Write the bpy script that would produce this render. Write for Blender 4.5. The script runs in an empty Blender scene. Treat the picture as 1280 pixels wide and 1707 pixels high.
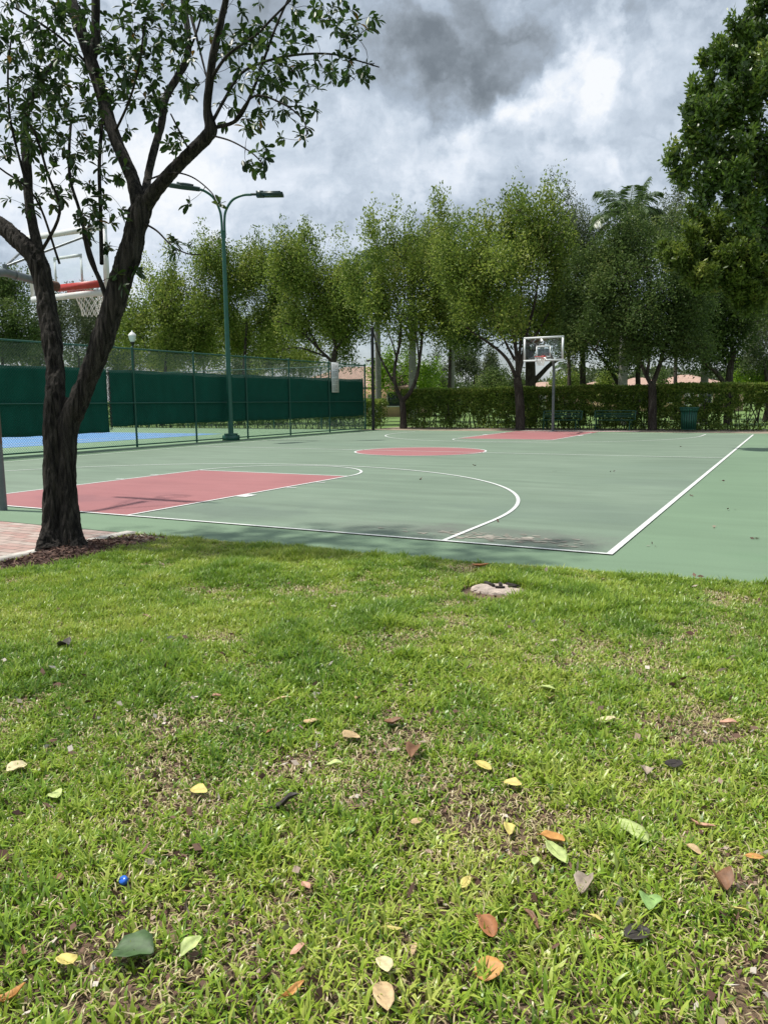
import bpy, math, random
import numpy as np
random.seed(7)
rs = np.random.RandomState(11)
SC = bpy.context.scene
COL = SC.collection
V = lambda *a: np.array(a, float)

# ------------------------------------------------------------------ camera
F_PX, PITCH, ROLL, YAW = 1298.65, -0.1417, -0.0108, -0.4864
CAM = V(9.32, -7.158, 1.4185)
_cy, _sy, _cp, _sp = math.cos(YAW), math.sin(YAW), math.cos(PITCH), math.sin(PITCH)
FW = V(_sy*_cp, _cy*_cp, _sp)
_r = V(_cy, -_sy, 0); _u = np.cross(_r, FW)
RT = math.cos(ROLL)*_r + math.sin(ROLL)*_u
UP = -math.sin(ROLL)*_r + math.cos(ROLL)*_u
def at(x, y, d):
    "point seen at photo pixel (x, y), d metres ahead"
    return CAM + d*(FW + (x-640)/F_PX*RT - (y-853.5)/F_PX*UP)
def ground(x, y, z=0.0):
    r = FW + (x-640)/F_PX*RT - (y-853.5)/F_PX*UP
    return CAM + r*((z-CAM[2])/r[2])
import mathutils
cd = bpy.data.cameras.new('camera'); cam = bpy.data.objects.new('camera', cd); COL.objects.link(cam)
cd.sensor_fit = 'VERTICAL'; cd.sensor_height = 36; cd.lens = 36*F_PX/1707
cd.clip_start = 0.05; cd.clip_end = 3000
m = mathutils.Matrix.Identity(4)
for i in range(3):
    m[i][0], m[i][1], m[i][2], m[i][3] = RT[i], UP[i], -FW[i], CAM[i]
cam.matrix_world = m
SC.camera = cam

# ------------------------------------------------------------------ light
SUN_EL = math.radians(67)
SUN_DIR = V(-1.0, -0.16, 0); SUN_DIR /= np.linalg.norm(SUN_DIR)
to_sun = V(SUN_DIR[0]*math.cos(SUN_EL), SUN_DIR[1]*math.cos(SUN_EL), math.sin(SUN_EL))
sl = bpy.data.lights.new('sun', 'SUN'); sun = bpy.data.objects.new('sun', sl); COL.objects.link(sun)
sl.energy = 4.4; sl.angle = math.radians(2.2); sl.color = (1, .955, .88)
sun.rotation_euler = mathutils.Vector(to_sun).to_track_quat('Z', 'Y').to_euler()
sun.location = (0, 0, 40)
SC.view_settings.view_transform = 'Standard'; SC.view_settings.look = 'None'
SC.view_settings.exposure = 0.35; SC.view_settings.gamma = 1
SC.render.engine = 'CYCLES'
SC.cycles.max_bounces = 8; SC.cycles.transparent_max_bounces = 12

world = bpy.data.worlds.new('World'); SC.world = world; world.use_nodes = True
NT = world.node_tree; NT.nodes.clear()
def nd(nt, t, **k):
    n = nt.nodes.new(t)
    for a, b in k.items():
        if a.startswith('i_'):
            n.inputs[int(a[2:]) if a[2:].isdigit() else a[2:].replace('_', ' ')].default_value = b
        else: setattr(n, a, b)
    return n
def math_n(nt, op, a, b=None, clamp=False):
    n = nt.nodes.new('ShaderNodeMath'); n.operation = op; n.use_clamp = clamp
    for i, s in enumerate((a, b)):
        if s is None: continue
        if isinstance(s, (int, float)): n.inputs[i].default_value = s
        else: nt.links.new(s, n.inputs[i])
    return n.outputs[0]
def vmath(nt, op, a, b=None):
    n = nt.nodes.new('ShaderNodeVectorMath'); n.operation = op
    for i, s in enumerate((a, b)):
        if s is None: continue
        if isinstance(s, (tuple, list, np.ndarray)): n.inputs[i].default_value = tuple(float(q) for q in s)
        else: nt.links.new(s, n.inputs[i])
    return n
def ramp(nt, fac, stops, interp='LINEAR'):
    n = nt.nodes.new('ShaderNodeValToRGB'); n.color_ramp.interpolation = interp
    e = n.color_ramp.elements
    while len(e) < len(stops): e.new(0.5)
    for q, (p, c) in zip(e, stops): q.position = p; q.color = (*c, 1) if len(c) == 3 else c
    nt.links.new(fac, n.inputs[0]); return n.outputs[0]

def build_sky():
    nt = NT; L = nt.links.new
    tc = nd(nt, 'ShaderNodeTexCoord'); d = tc.outputs['Generated']
    sky = nd(nt, 'ShaderNodeTexSky', sky_type='NISHITA', sun_disc=False, sun_elevation=SUN_EL,
             sun_rotation=math.atan2(to_sun[0], to_sun[1]), air_density=1.0, dust_density=1.5, ozone_density=1.0)
    bg1 = nd(nt, 'ShaderNodeBackground'); bg1.inputs[1].default_value = 0.1; L(sky.outputs[0], bg1.inputs[0])
    # clouds laid out by compass direction and height; layer flattened towards the horizon
    sp = nd(nt, 'ShaderNodeSeparateXYZ'); L(d, sp.inputs[0])
    zz = math_n(nt, 'ADD', math_n(nt, 'MAXIMUM', sp.outputs[2], 0.0), 0.22)
    px = math_n(nt, 'DIVIDE', sp.outputs[0], zz); py = math_n(nt, 'DIVIDE', sp.outputs[1], zz)
    cb = nd(nt, 'ShaderNodeCombineXYZ'); L(px, cb.inputs[0]); L(py, cb.inputs[1]); cb.inputs[2].default_value = 3.7
    n1 = nd(nt, 'ShaderNodeTexNoise', i_Scale=2.6, i_Detail=11, i_Roughness=0.6, i_Distortion=0.3); L(cb.outputs[0], n1.inputs['Vector'])
    n2 = nd(nt, 'ShaderNodeTexNoise', i_Scale=5.2, i_Detail=10, i_Roughness=0.55); L(d, n2.inputs['Vector'])
    n3 = nd(nt, 'ShaderNodeTexNoise', i_Scale=17, i_Detail=7, i_Roughness=0.6); L(d, n3.inputs['Vector'])
    w1 = vmath(nt, 'SCALE', vmath(nt, 'SUBTRACT', n2.outputs['Color'], (.5, .5, .5)).outputs[0]); w1.inputs[3].default_value = 0.34
    w2 = vmath(nt, 'SCALE', vmath(nt, 'SUBTRACT', n3.outputs['Color'], (.5, .5, .5)).outputs[0]); w2.inputs[3].default_value = 0.10
    dw = vmath(nt, 'ADD', vmath(nt, 'ADD', d, w1.outputs[0]).outputs[0], w2.outputs[0]).outputs[0]
    val = math_n(nt, 'MULTIPLY_ADD', n1.outputs[0], 1.0); val.node.inputs[2].default_value = -0.12
    val = math_n(nt, 'ADD', val, math_n(nt, 'MULTIPLY', n2.outputs[0], .5))
    for sc_, am_ in ((4.2, .68), (11, .45)):   # rounded billows with creases between
        vo = nd(nt, 'ShaderNodeTexNoise', i_Scale=sc_, i_Detail=4.0, i_Roughness=.5); L(dw, vo.inputs['Vector'])
        bil = math_n(nt, 'ABSOLUTE', math_n(nt, 'SUBTRACT', vo.outputs[0], .5))
        val = math_n(nt, 'ADD', val, math_n(nt, 'MULTIPLY', math_n(nt, 'SUBTRACT', bil, .075), am_*2))
    def blob(x, y, r, w, soft=0.0):
        nonlocal val
        c = at(x, y, 1) - CAM; c /= np.linalg.norm(c)
        ds = vmath(nt, 'DISTANCE', dw, c).outputs['Value']
        mr = nd(nt, 'ShaderNodeMapRange', interpolation_type='SMOOTHSTEP'); L(ds, mr.inputs[0])
        mr.inputs[1].default_value = r/1400; mr.inputs[2].default_value = soft*r/1400
        mr.inputs[3].default_value = 0; mr.inputs[4].default_value = w
        val = math_n(nt, 'ADD', val, mr.outputs[0])
    for b in SKY_BLOBS: blob(*b)
    col = ramp(nt, val, [(0.0, (.15, .175, .20)), (.12, (.19, .22, .25)), (.28, (.26, .30, .345)), (.46, (.345, .405, .48)), (.64, (.48, .545, .625)), (.84, (.64, .69, .76)), (1.0, (.76, .78, .80))])
    bg2 = nd(nt, 'ShaderNodeBackground'); bg2.inputs[1].default_value = 1.0; L(col, bg2.inputs[0])
    # gaps: blue air low down and in a few holes
    low = nd(nt, 'ShaderNodeMapRange', interpolation_type='SMOOTHSTEP'); L(sp.outputs[2], low.inputs[0])
    low.inputs[1].default_value = 0.02; low.inputs[2].default_value = 0.20; low.inputs[3].default_value = 0.45; low.inputs[4].default_value = 0.96
    mx = nd(nt, 'ShaderNodeMixShader'); L(low.outputs[0], mx.inputs[0]); L(bg1.outputs[0], mx.inputs[1]); L(bg2.outputs[0], mx.inputs[2])
    out = nd(nt, 'ShaderNodeOutputWorld'); L(mx.outputs[0], out.inputs[0])
SKY_BLOBS = [  # x, y, radius, weight (direction given by where it stands in the photo)
    (690, -60, 430, -.20, .3), (745, 70, 230, -.15, .1), (580, 50, 260, -.10, .2), (720, 170, 110, -.12), (450, 20, 200, -.10),
    (835, 200, 110, .46), (775, 230, 95, .36), (735, 300, 85, .30), (860, 150, 80, .2), (955, 110, 100, .42), (970, 180, 80, .36), (930, 40, 80, .22),
    (650, 230, 80, .16), (660, 330, 110, .10), (560, 280, 150, .12), (900, 220, 170, .12), (1040, 330, 160, .10), (1080, 120, 80, .12),
    (340, 300, 230, .24), (200, 420, 240, .30), (60, 200, 250, .16), (480, 330, 130, -.05),
    (880, 300, 110, -.06), (1060, 190, 90, -.05), (1100, 60, 120, .08), (1000, 290, 160, .03)]
build_sky()

# ------------------------------------------------------------------ mesh tools
def rot_hash(ix, iy, iz, seed):
    h = (ix*374761393 + iy*668265263 + iz*2147483647 + seed*974711) & 0xffffffff
    h = ((h ^ (h >> 13)) * 1274126177) & 0xffffffff
    return ((h ^ (h >> 16)) & 0xffff) / 65535.0
def vnoise(p, seed=0):
    p = np.asarray(p, float); i = np.floor(p).astype(np.int64); f = p-i; f = f*f*(3-2*f)
    r = 0
    for dx in (0, 1):
        for dy in (0, 1):
            for dz in (0, 1):
                w = (f[..., 0] if dx else 1-f[..., 0])*(f[..., 1] if dy else 1-f[..., 1])*(f[..., 2] if dz else 1-f[..., 2])
                r = r + w*rot_hash(i[..., 0]+dx, i[..., 1]+dy, i[..., 2]+dz, seed)
    return r
def fbm(p, o=3, seed=0):
    p = np.asarray(p, float); r = 0; a = .5; s = 0
    for k in range(o): r = r + a*vnoise(p*2**k, seed+k); s += a; a *= .5
    return r/s

WL = {}   # world location of the thing an object belongs to
class MB:
    def __init__(s): s.v = []; s.f = []; s.t = []; s.n = 0
    def add(s, v, f, tint=0.5):
        v = np.asarray(v, float).reshape(-1, 3); f = np.asarray(f, np.int64)
        s.v.append(v); s.f.append(f+s.n); s.n += len(v)
        s.t.append(np.broadcast_to(np.asarray(tint, float), (len(v),)).copy()); return s
    def box(s, c, size, ax=None, tint=.5):
        c = V(*c); h = V(*size)/2
        ax = np.eye(3) if ax is None else np.array(ax)
        q = np.array([[x, y, z] for z in (-1, 1) for y in (-1, 1) for x in (-1, 1)])*h
        return s.add(c+q@ax, [[0, 2, 3, 1], [4, 5, 7, 6], [0, 1, 5, 4], [2, 6, 7, 3], [0, 4, 6, 2], [1, 3, 7, 5]], tint)
    def bar(s, a, b, w, h, up=(0, 0, 1), tint=.5):
        a = V(*a); b = V(*b); x = b-a; L = np.linalg.norm(x); x /= L
        y = np.cross(up, x); y /= np.linalg.norm(y); z = np.cross(x, y)
        return s.box((a+b)/2, (L, w, h), [x, y, z], tint)
    def tube(s, pts, rad, n=10, cap=True, disp=None, tint=.5, closed=False):
        P = np.asarray(pts, float); k = len(P); R = np.broadcast_to(np.asarray(rad, float), (k,))
        T = np.gradient(P, axis=0) if not closed else np.roll(P, -1, 0)-np.roll(P, 1, 0)
        T /= np.linalg.norm(T, axis=1)[:, None]+1e-12
        a = V(0, 0, 1) if abs(T[0][2]) < .9 else V(1, 0, 0)
        N = np.cross(T[0], a); N /= np.linalg.norm(N); Ns = [N]
        for i in range(1, k):
            N = N-T[i]*(N@T[i]); N = N/np.linalg.norm(N); Ns.append(N)
        Ns = np.array(Ns); B = np.cross(T, Ns)
        th = np.arange(n)/n*2*np.pi
        d = Ns[:, None, :]*np.cos(th)[None, :, None]+B[:, None, :]*np.sin(th)[None, :, None]
        rr = R[:, None]*np.ones(n)[None]
        if disp is not None: rr = rr*disp(P[:, None, :]+d*R[:, None, None], th[None, :], R[:, None])
        Q = (P[:, None, :]+d*rr[..., None]).reshape(-1, 3)
        i = np.arange(k if closed else k-1)[:, None]; j = np.arange(n)[None]
        i2 = (i+1) % k
        f = np.stack([i*n+j, i*n+(j+1) % n, i2*n+(j+1) % n, i2*n+j], -1).reshape(-1, 4)
        s.add(Q, f, tint)
        if cap and not closed:
            c0 = np.concatenate([P[:1], Q[:n]]); jj = np.arange(n)
            s.add(c0, np.stack([0*jj, 1+(jj+1) % n, 1+jj], 1), tint)
            c1 = np.concatenate([P[-1:], Q[-n:]]); s.add(c1, np.stack([0*jj, 1+jj, 1+(jj+1) % n], 1), tint)
        return s
    def ring(s, c, r, tr, n=28, m=8, ax=(0, 0, 1)):
        t = np.arange(n)/n*2*np.pi
        a = V(*ax); x = np.cross(a, V(0, 1, .01)); x /= np.linalg.norm(x); y = np.cross(a, x)
        return s.tube(V(*c)+r*(np.cos(t)[:, None]*x+np.sin(t)[:, None]*y), tr, m, False, closed=True)
    def lathe(s, c, prof, n=20, tint=.5):
        pr = np.array(prof, float); th = np.arange(n)/n*2*np.pi; k = len(pr)
        q = np.stack([pr[:, :1]*np.cos(th), pr[:, :1]*np.sin(th), pr[:, 1:]*np.ones(n)], -1).reshape(-1, 3)+V(*c)
        i = np.arange(k-1)[:, None]; j = np.arange(n)[None]
        f = np.stack([i*n+j, i*n+(j+1) % n, (i+1)*n+(j+1) % n, (i+1)*n+j], -1).reshape(-1, 4)
        return s.add(q, f, tint)
    def prism(s, poly, z0, z1, tint=.5):
        p = np.array(poly, float); n = len(p)
        v = np.concatenate([np.c_[p, np.full(n, z0)], np.c_[p, np.full(n, z1)]])
        s.add(v, [[i, (i+1) % n, n+(i+1) % n, n+i] for i in range(n)], tint)
        s.add(v, [list(range(n, 2*n))], tint); s.add(v, [list(range(n-1, -1, -1))], tint); return s
    def sheet(s, poly, z, tint=.5):
        p = np.array(poly, float); n = len(p)
        return s.add(np.c_[p, np.full(n, z)], [list(range(n))], tint)
    def build(s, name, mat, parent=None, smooth=False, local=False):
        me = bpy.data.meshes.new(name)
        v = np.concatenate(s.v)
        if parent is not None and not local: v = v-WL[parent.name]
        me.vertices.add(len(v)); me.vertices.foreach_set('co', v.astype(np.float32).ravel())
        li = np.concatenate([f.ravel() for f in s.f]); cnt = np.concatenate([np.full(len(f), f.shape[1]) for f in s.f])
        st = np.concatenate([[0], np.cumsum(cnt)[:-1]])
        me.loops.add(len(li)); me.loops.foreach_set('vertex_index', li.astype(np.int32))
        me.polygons.add(len(cnt)); me.polygons.foreach_set('loop_start', st.astype(np.int32))
        if smooth: me.polygons.foreach_set('use_smooth', np.ones(len(cnt), bool))
        at_ = me.attributes.new('tint', 'FLOAT', 'POINT'); at_.data.foreach_set('value', np.concatenate(s.t).astype(np.float32))
        me.materials.append(mat); me.update(calc_edges=True)
        o = bpy.data.objects.new(name, me); COL.objects.link(o)
        if parent is not None: o.parent = parent; WL[o.name] = WL[parent.name]
        else: WL[o.name] = V(0, 0, 0)
        return o
def tag(o, label=None, cat=None, group=None, kind=None):
    if label: o['label'] = label
    if cat: o['category'] = cat
    if group: o['group'] = group
    if kind: o['kind'] = kind
    return o
def thing(name, loc, label, cat, group=None, rz=0.0):
    o = bpy.data.objects.new(name, None); COL.objects.link(o); o.empty_display_size = .2
    o.location = tuple(float(q) for q in loc); o.rotation_euler = (0, 0, rz)
    WL[o.name] = V(*loc); return tag(o, label, cat, group)
def struct(mb, name, mat, **k):
    o = mb.build(name, mat, **k); o['kind'] = 'structure'; return o
def smoothpath(P, sub=8):
    P = np.asarray(P, float); Q = []
    E = np.concatenate([[2*P[0]-P[1]], P, [2*P[-1]-P[-2]]])
    for i in range(1, len(E)-2):
        for t in np.arange(sub)/sub:
            a, b, c, d = E[i-1:i+3]
            Q.append(.5*((2*b)+(c-a)*t+(2*a-5*b+4*c-d)*t*t+(-a+3*b-3*c+d)*t**3))
    Q.append(P[-1]); return np.array(Q)
def dup(root, loc, label=None):
    r = root.copy(); COL.objects.link(r); r.location = tuple(float(q) for q in loc)
    if label: r['label'] = label
    for ch in list(root.children):
        c = ch.copy(); COL.objects.link(c); c.parent = r
        for g in list(ch.children):
            e = g.copy(); COL.objects.link(e); e.parent = c
    return r

# ------------------------------------------------------------------ materials
def mat(name, col, rough=.6, metal=0, noise=None, bump=None, spec=.5, tint=None, trans=None, stretch=(1, 1, 1)):
    """noise=(scale, amount, detail)  bump=(scale, strength)  tint=[ramp over the mesh's own colour variety]"""
    m = bpy.data.materials.new(name); m.use_nodes = True; nt = m.node_tree; L = nt.links.new
    b = nt.nodes['Principled BSDF']; b.inputs['Roughness'].default_value = rough; b.inputs['Metallic'].default_value = metal
    b.inputs['Specular IOR Level'].default_value = spec; b.inputs['Base Color'].default_value = (*col, 1)
    out = None
    if tint:
        a = nd(nt, 'ShaderNodeAttribute', attribute_name='tint'); out = ramp(nt, a.outputs['Fac'], tint)
    tc = nd(nt, 'ShaderNodeTexCoord'); mp = nd(nt, 'ShaderNodeMapping'); L(tc.outputs['Object'], mp.inputs[0]); mp.inputs['Scale'].default_value = stretch
    if noise:
        n = nd(nt, 'ShaderNodeTexNoise', i_Scale=noise[0], i_Detail=noise[2] if len(noise) > 2 else 6, i_Roughness=.6); L(mp.outputs[0], n.inputs['Vector'])
        k = noise[1]
        f = ramp(nt, n.outputs[0], [(.25, (1-k,)*3), (.75, (1+k,)*3)])
        mu = nd(nt, 'ShaderNodeMix', data_type='RGBA', blend_type='MULTIPLY'); mu.inputs[0].default_value = 1
        if out is None: mu.inputs[6].default_value = (*col, 1)
        else: L(out, mu.inputs[6])
        L(f, mu.inputs[7]); out = mu.outputs[2]
    if out is not None: L(out, b.inputs['Base Color'])
    if bump:
        n = nd(nt, 'ShaderNodeTexNoise', i_Scale=bump[0], i_Detail=8, i_Roughness=.65); L(mp.outputs[0], n.inputs['Vector'])
        bp = nd(nt, 'ShaderNodeBump'); bp.inputs['Strength'].default_value = bump[1]; bp.inputs['Distance'].default_value = .02
        L(n.outputs[0], bp.inputs['Height']); L(bp.outputs[0], b.inputs['Normal'])
    if trans:
        t = nd(nt, 'ShaderNodeBsdfTranslucent'); mx = nd(nt, 'ShaderNodeMixShader'); mx.inputs[0].default_value = trans
        if out is not None: L(out, t.inputs[0])
        else: t.inputs[0].default_value = (*col, 1)
        o = nt.nodes['Material Output']; L(b.outputs[0], mx.inputs[1]); L(t.outputs[0], mx.inputs[2]); L(mx.outputs[0], o.inputs[0])
    return m
def leafmat(name, stops, rough=.42, trans=.32, spec=.5):
    return mat(name, stops[0][1], rough, tint=stops, trans=trans, spec=spec)
def lin(r, g, b): return tuple(((c/255+.055)/1.055)**2.4 if c > 10 else c/255/12.92 for c in (r, g, b))

def court_mat(name, base, base2, dark, streak=.10):
    m = bpy.data.materials.new(name); m.use_nodes = True; nt = m.node_tree; L = nt.links.new
    b = nt.nodes['Principled BSDF']; b.inputs['Roughness'].default_value = .72; b.inputs['Specular IOR Level'].default_value = .35
    tc = nd(nt, 'ShaderNodeTexCoord')
    mp = nd(nt, 'ShaderNodeMapping'); L(tc.outputs['Object'], mp.inputs[0]); mp.inputs['Scale'].default_value = (.25, 1.5, 1); mp.inputs['Rotation'].default_value = (0, 0, math.radians(-14))
    n1 = nd(nt, 'ShaderNodeTexNoise', i_Scale=1.6, i_Detail=6, i_Roughness=.6, i_Distortion=.6); L(mp.outputs[0], n1.inputs['Vector'])
    n2 = nd(nt, 'ShaderNodeTexNoise', i_Scale=.32, i_Detail=5, i_Roughness=.6); L(tc.outputs['Object'], n2.inputs['Vector'])
    n3 = nd(nt, 'ShaderNodeTexNoise', i_Scale=60, i_Detail=3); L(tc.outputs['Object'], n3.inputs['Vector'])
    c = nd(nt, 'ShaderNodeMix', data_type='RGBA'); c.inputs[6].default_value = (*base, 1); c.inputs[7].default_value = (*base2, 1)
    L(ramp(nt, n2.outputs[0], [(.35, (0,)*3), (.65, (1,)*3)]), c.inputs[0])
    st = ramp(nt, n1.outputs[0], [(.3, (1-streak,)*3), (.7, (1+streak,)*3)])
    mu = nd(nt, 'ShaderNodeMix', data_type='RGBA', blend_type='MULTIPLY'); mu.inputs[0].default_value = 1; L(c.outputs[2], mu.inputs[6]); L(st, mu.inputs[7])
    col = mu.outputs[2]
    # patches of a darker or duller tone with ragged outlines of their own
    for (x, y, r, k, dc) in dark:
        ds = vmath(nt, 'MULTIPLY', vmath(nt, 'SUBTRACT', tc.outputs['Object'], (x, y, 0)).outputs[0], (1, 1.7, 1)).outputs[0]
        wob = nd(nt, 'ShaderNodeTexNoise', i_Scale=1.3, i_Detail=7, i_Roughness=.68); L(tc.outputs['Object'], wob.inputs['Vector'])
        ln = vmath(nt, 'LENGTH', ds).outputs['Value']
        ln = math_n(nt, 'ADD', ln, math_n(nt, 'MULTIPLY', math_n(nt, 'SUBTRACT', wob.outputs[0], .5), r*2.2))
        mr = nd(nt, 'ShaderNodeMapRange', interpolation_type='SMOOTHSTEP'); L(ln, mr.inputs[0])
        mr.inputs[1].default_value = r; mr.inputs[2].default_value = r*.25; mr.inputs[3].default_value = 0; mr.inputs[4].default_value = k
        mm = nd(nt, 'ShaderNodeMix', data_type='RGBA'); L(mr.outputs[0], mm.inputs[0]); L(col, mm.inputs[6]); mm.inputs[7].default_value = (*dc, 1); col = mm.outputs[2]
    g = ramp(nt, n3.outputs[0], [(.3, (.93,)*3), (.7, (1.07,)*3)])
    m2 = nd(nt, 'ShaderNodeMix', data_type='RGBA', blend_type='MULTIPLY'); m2.inputs[0].default_value = 1; L(col, m2.inputs[6]); L(g, m2.inputs[7])
    L(m2.outputs[2], b.inputs['Base Color'])
    bp = nd(nt, 'ShaderNodeBump'); bp.inputs['Strength'].default_value = .15; bp.inputs['Distance'].default_value = .004; L(n3.outputs[0], bp.inputs['Height']); L(bp.outputs[0], b.inputs['Normal'])
    return m

# ------------------------------------------------------------------ the setting
M = {}
M['soil'] = mat('soil', (.17, .125, .085), .95, noise=(3, .45, 8), bump=(30, .8))
M['farlawn'] = mat('far_lawn', (.10, .17, .035), .95, noise=(.6, .3, 8), bump=(40, .6))
L_, WR, WL_ = 25.364, 7.895, 8.091; HW = 1.829; FT = 5.57; R3 = 6.21; UC = 1.42; RC = 1.829

g = MB(); n = 60; xs = np.linspace(-1, 1, n); xs = np.sign(xs)*np.abs(xs)**2.2*420
X, Y = np.meshgrid(xs, xs); i, j = np.meshgrid(np.arange(n-1), np.arange(n-1)); k = i*n+j
g.add(np.stack([X.T, Y.T+10, np.full_like(X, -.06)], -1).reshape(-1, 3), np.stack([k, k+n, k+n+1, k+1], -1).reshape(-1, 4))
struct(g, 'ground', M['farlawn'])

# thatch under the lawn in front
def thatch_mat():
    m = bpy.data.materials.new('thatch'); m.use_nodes = True; nt = m.node_tree; L = nt.links.new; b = nt.nodes['Principled BSDF']; b.inputs['Roughness'].default_value = .95
    tc = nd(nt, 'ShaderNodeTexCoord'); a = nd(nt, 'ShaderNodeTexNoise', i_Scale=2.2, i_Detail=8, i_Roughness=.6); L(tc.outputs['Object'], a.inputs['Vector'])
    c = nd(nt, 'ShaderNodeTexNoise', i_Scale=90, i_Detail=6, i_Roughness=.7, i_Distortion=1.0); L(tc.outputs['Object'], c.inputs['Vector'])
    s = math_n(nt, 'ADD', math_n(nt, 'MULTIPLY', a.outputs[0], .5), math_n(nt, 'MULTIPLY', c.outputs[0], .5))
    L(ramp(nt, s, [(.3, (.02, .013, .009)), (.44, (.085, .05, .034)), (.54, (.20, .135, .08)), (.68, (.36, .29, .17))]), b.inputs['Base Color'])
    bp = nd(nt, 'ShaderNodeBump'); bp.inputs['Strength'].default_value = .9; bp.inputs['Distance'].default_value = .02; L(c.outputs[0], bp.inputs['Height']); L(bp.outputs[0], b.inputs['Normal'])
    return m
LAWN_EDGE = [(2.9, -.97), (4.5, -.93), (6, -.90), (7.5, -.78), (9.2, -.66), (12, -.6), (16, -.6)]
def edge_y(x): return np.interp(x, [p[0] for p in LAWN_EDGE], [p[1] for p in LAWN_EDGE])
def lawn_h(x, y):
    p = np.stack([x*.9, y*.9, 0*x], -1); h = (fbm(p, 3, 5)-.5)*.07
    return h*np.clip((edge_y(x)-y)/.6, 0, 1)-.012
xs = np.arange(1.0, 16.01, .1); ys = np.linspace(0, 1, 90)
X, T = np.meshgrid(xs, ys, indexing='ij'); E0 = edge_y(X); Y = E0+T*(-12-E0)
g = MB(); nn = len(ys); i, j = np.meshgrid(np.arange(len(xs)-1), np.arange(nn-1), indexing='ij'); k = i*nn+j
keep = ~((X[:-1, :-1] < 2.9) & (Y[:-1, :-1] > -3.3))
g.add(np.stack([X, Y, lawn_h(X, Y)], -1).reshape(-1, 3), np.stack([k, k+1, k+nn+1, k+nn], -1)[keep].reshape(-1, 4))
struct(g, 'lawn_soil', thatch_mat(), smooth=True)

# court: apron slab, inner court, painted keys and lines, each 4 mm above the last
AX0, AX1, AY1 = -9.75, 13.6, 26.75
apron = [(-9.75, -.95), (2.9, -.95)]+[(x, y+.02) for x, y in LAWN_EDGE[1:5]]+[(13.6, -.58), (13.6, AY1), (-9.75, AY1)]
G1, G2 = lin(111, 153, 116), lin(122, 160, 122)
M['apron'] = court_mat('court_apron_paint', (.124, .192, .120), (.140, .214, .133), [(10.4, 3.4, .9, .35, (.16, .17, .13)), (9.3, .4, .6, .3, (.1, .19, .1))], .08)
patch_grey = (.105, .102, .095)  # dark grey blended into the court patches along the near baseline
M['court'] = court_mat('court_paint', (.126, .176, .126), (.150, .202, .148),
   [(6.8, .55, 1.5, .5, patch_grey), (5.3, .6, .9, .3, patch_grey), (2.9, .9, 1.5, .42, (.09, .12, .10)), (4.4, 2.0, 1.6, .28, (.1, .14, .11)), (7.0, 2.6, 2.2, .35, (.105, .145, .115)), (7.4, 6.5, 1.8, .3, (.11, .15, .12)), (6.6, 9.5, 2.0, .25, (.12, .17, .13)), (-4, 15, 2.5, .15, (.1, .16, .12))], .15)
M['red'] = court_mat('key_paint', (.255, .098, .100), (.30, .124, .124),
   [(-.2, 1.0, 1.0, .45, (.17, .075, .085)), (1.1, 1.1, .7, .4, (.19, .08, .09)), (.6, 1.9, .8, .30, (.20, .085, .09)), (0, 23.5, 1.6, .12, (.2, .09, .09))], .08)  # darker red patches, mostly at the near end of the keys
M['sandmark'] = mat('worn_sand', (.27, .25, .21), .95, noise=(9, .4))
M['line'] = mat('line_paint', (.55, .57, .55), .7, noise=(34, .22, 9))
struct(MB().prism(apron, -.10, 0), 'court_apron', M['apron'])
struct(MB().sheet([(-WL_, 0), (WR, 0), (WR, L_), (-WL_, L_)], .004), 'court_surface', M['court'])
def circ(cx, cy, r, a0, a1, n=64): t = np.linspace(a0, a1, n); return [(cx+r*math.cos(q), cy+r*math.sin(q)) for q in t]
k = MB().sheet([(-HW, 0), (HW, 0), (HW, FT), (-HW, FT)], .008)
k.sheet([(-HW, L_-FT), (HW, L_-FT), (HW, L_+1.3), (-HW, L_+1.3)], .008).sheet(circ(0, L_/2, RC, 0, 2*np.pi)[:-1], .008)
struct(k, 'painted_keys', M['red'])
ln = MB()
def line(pts, w=.05, closed=False):
    p = np.array(pts, float); t = np.gradient(p, axis=0) if not closed else np.roll(p, -1, 0)-np.roll(p, 1, 0)
    t /= np.linalg.norm(t, axis=1)[:, None]; nrm = np.c_[-t[:, 1], t[:, 0]]*w/2; n = len(p)
    v = np.concatenate([np.c_[p-nrm, np.full(n, .012)], np.c_[p+nrm, np.full(n, .012)]])
    ln.add(v, [[i, (i+1) % n, n+(i+1) % n, n+i] for i in range(n if closed else n-1)])
for a, b in [((-WL_, 0), (WR, 0)), ((-WL_, L_), (WR-.03, L_)), ((-WL_+.025, .025), (-WL_+.025, L_-.025)), ((-WL_+.05, L_/2), (WR-.055, L_/2))]: line([a, b])
line([(WR-.03, .025), (WR-.03, L_-.025)], .062)
line(circ(0, L_/2, RC, 0, 2*np.pi)[:-1], .05, True)
for s, y0 in ((1, 0), (-1, L_)):
    q = lambda x, y: (x, y0+s*y)
    line([q(-HW, .025), q(-HW, FT)]); line([q(HW, .025), q(HW, FT)]); line([q(-HW+.025, FT), q(HW-.025, FT)])
    line([q(x, y) for x, y in circ(0, FT+.03, RC, 0, np.pi)])
    line([q(R3, .025), q(R3, UC)]+[q(x, y) for x, y in circ(0, UC, R3, 0, np.pi, 90)][1:-1]+[q(-R3, UC), q(-R3, .025)])
    for d in (2.3, 3.5, 4.4):
        for sx in (-1, 1):
            ww = .28 if d == 2.3 else .05
            line([q(sx*(HW+.03), d), q(sx*(HW+.22), d)], ww)
struct(ln, 'court_lines', M['line'])
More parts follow.
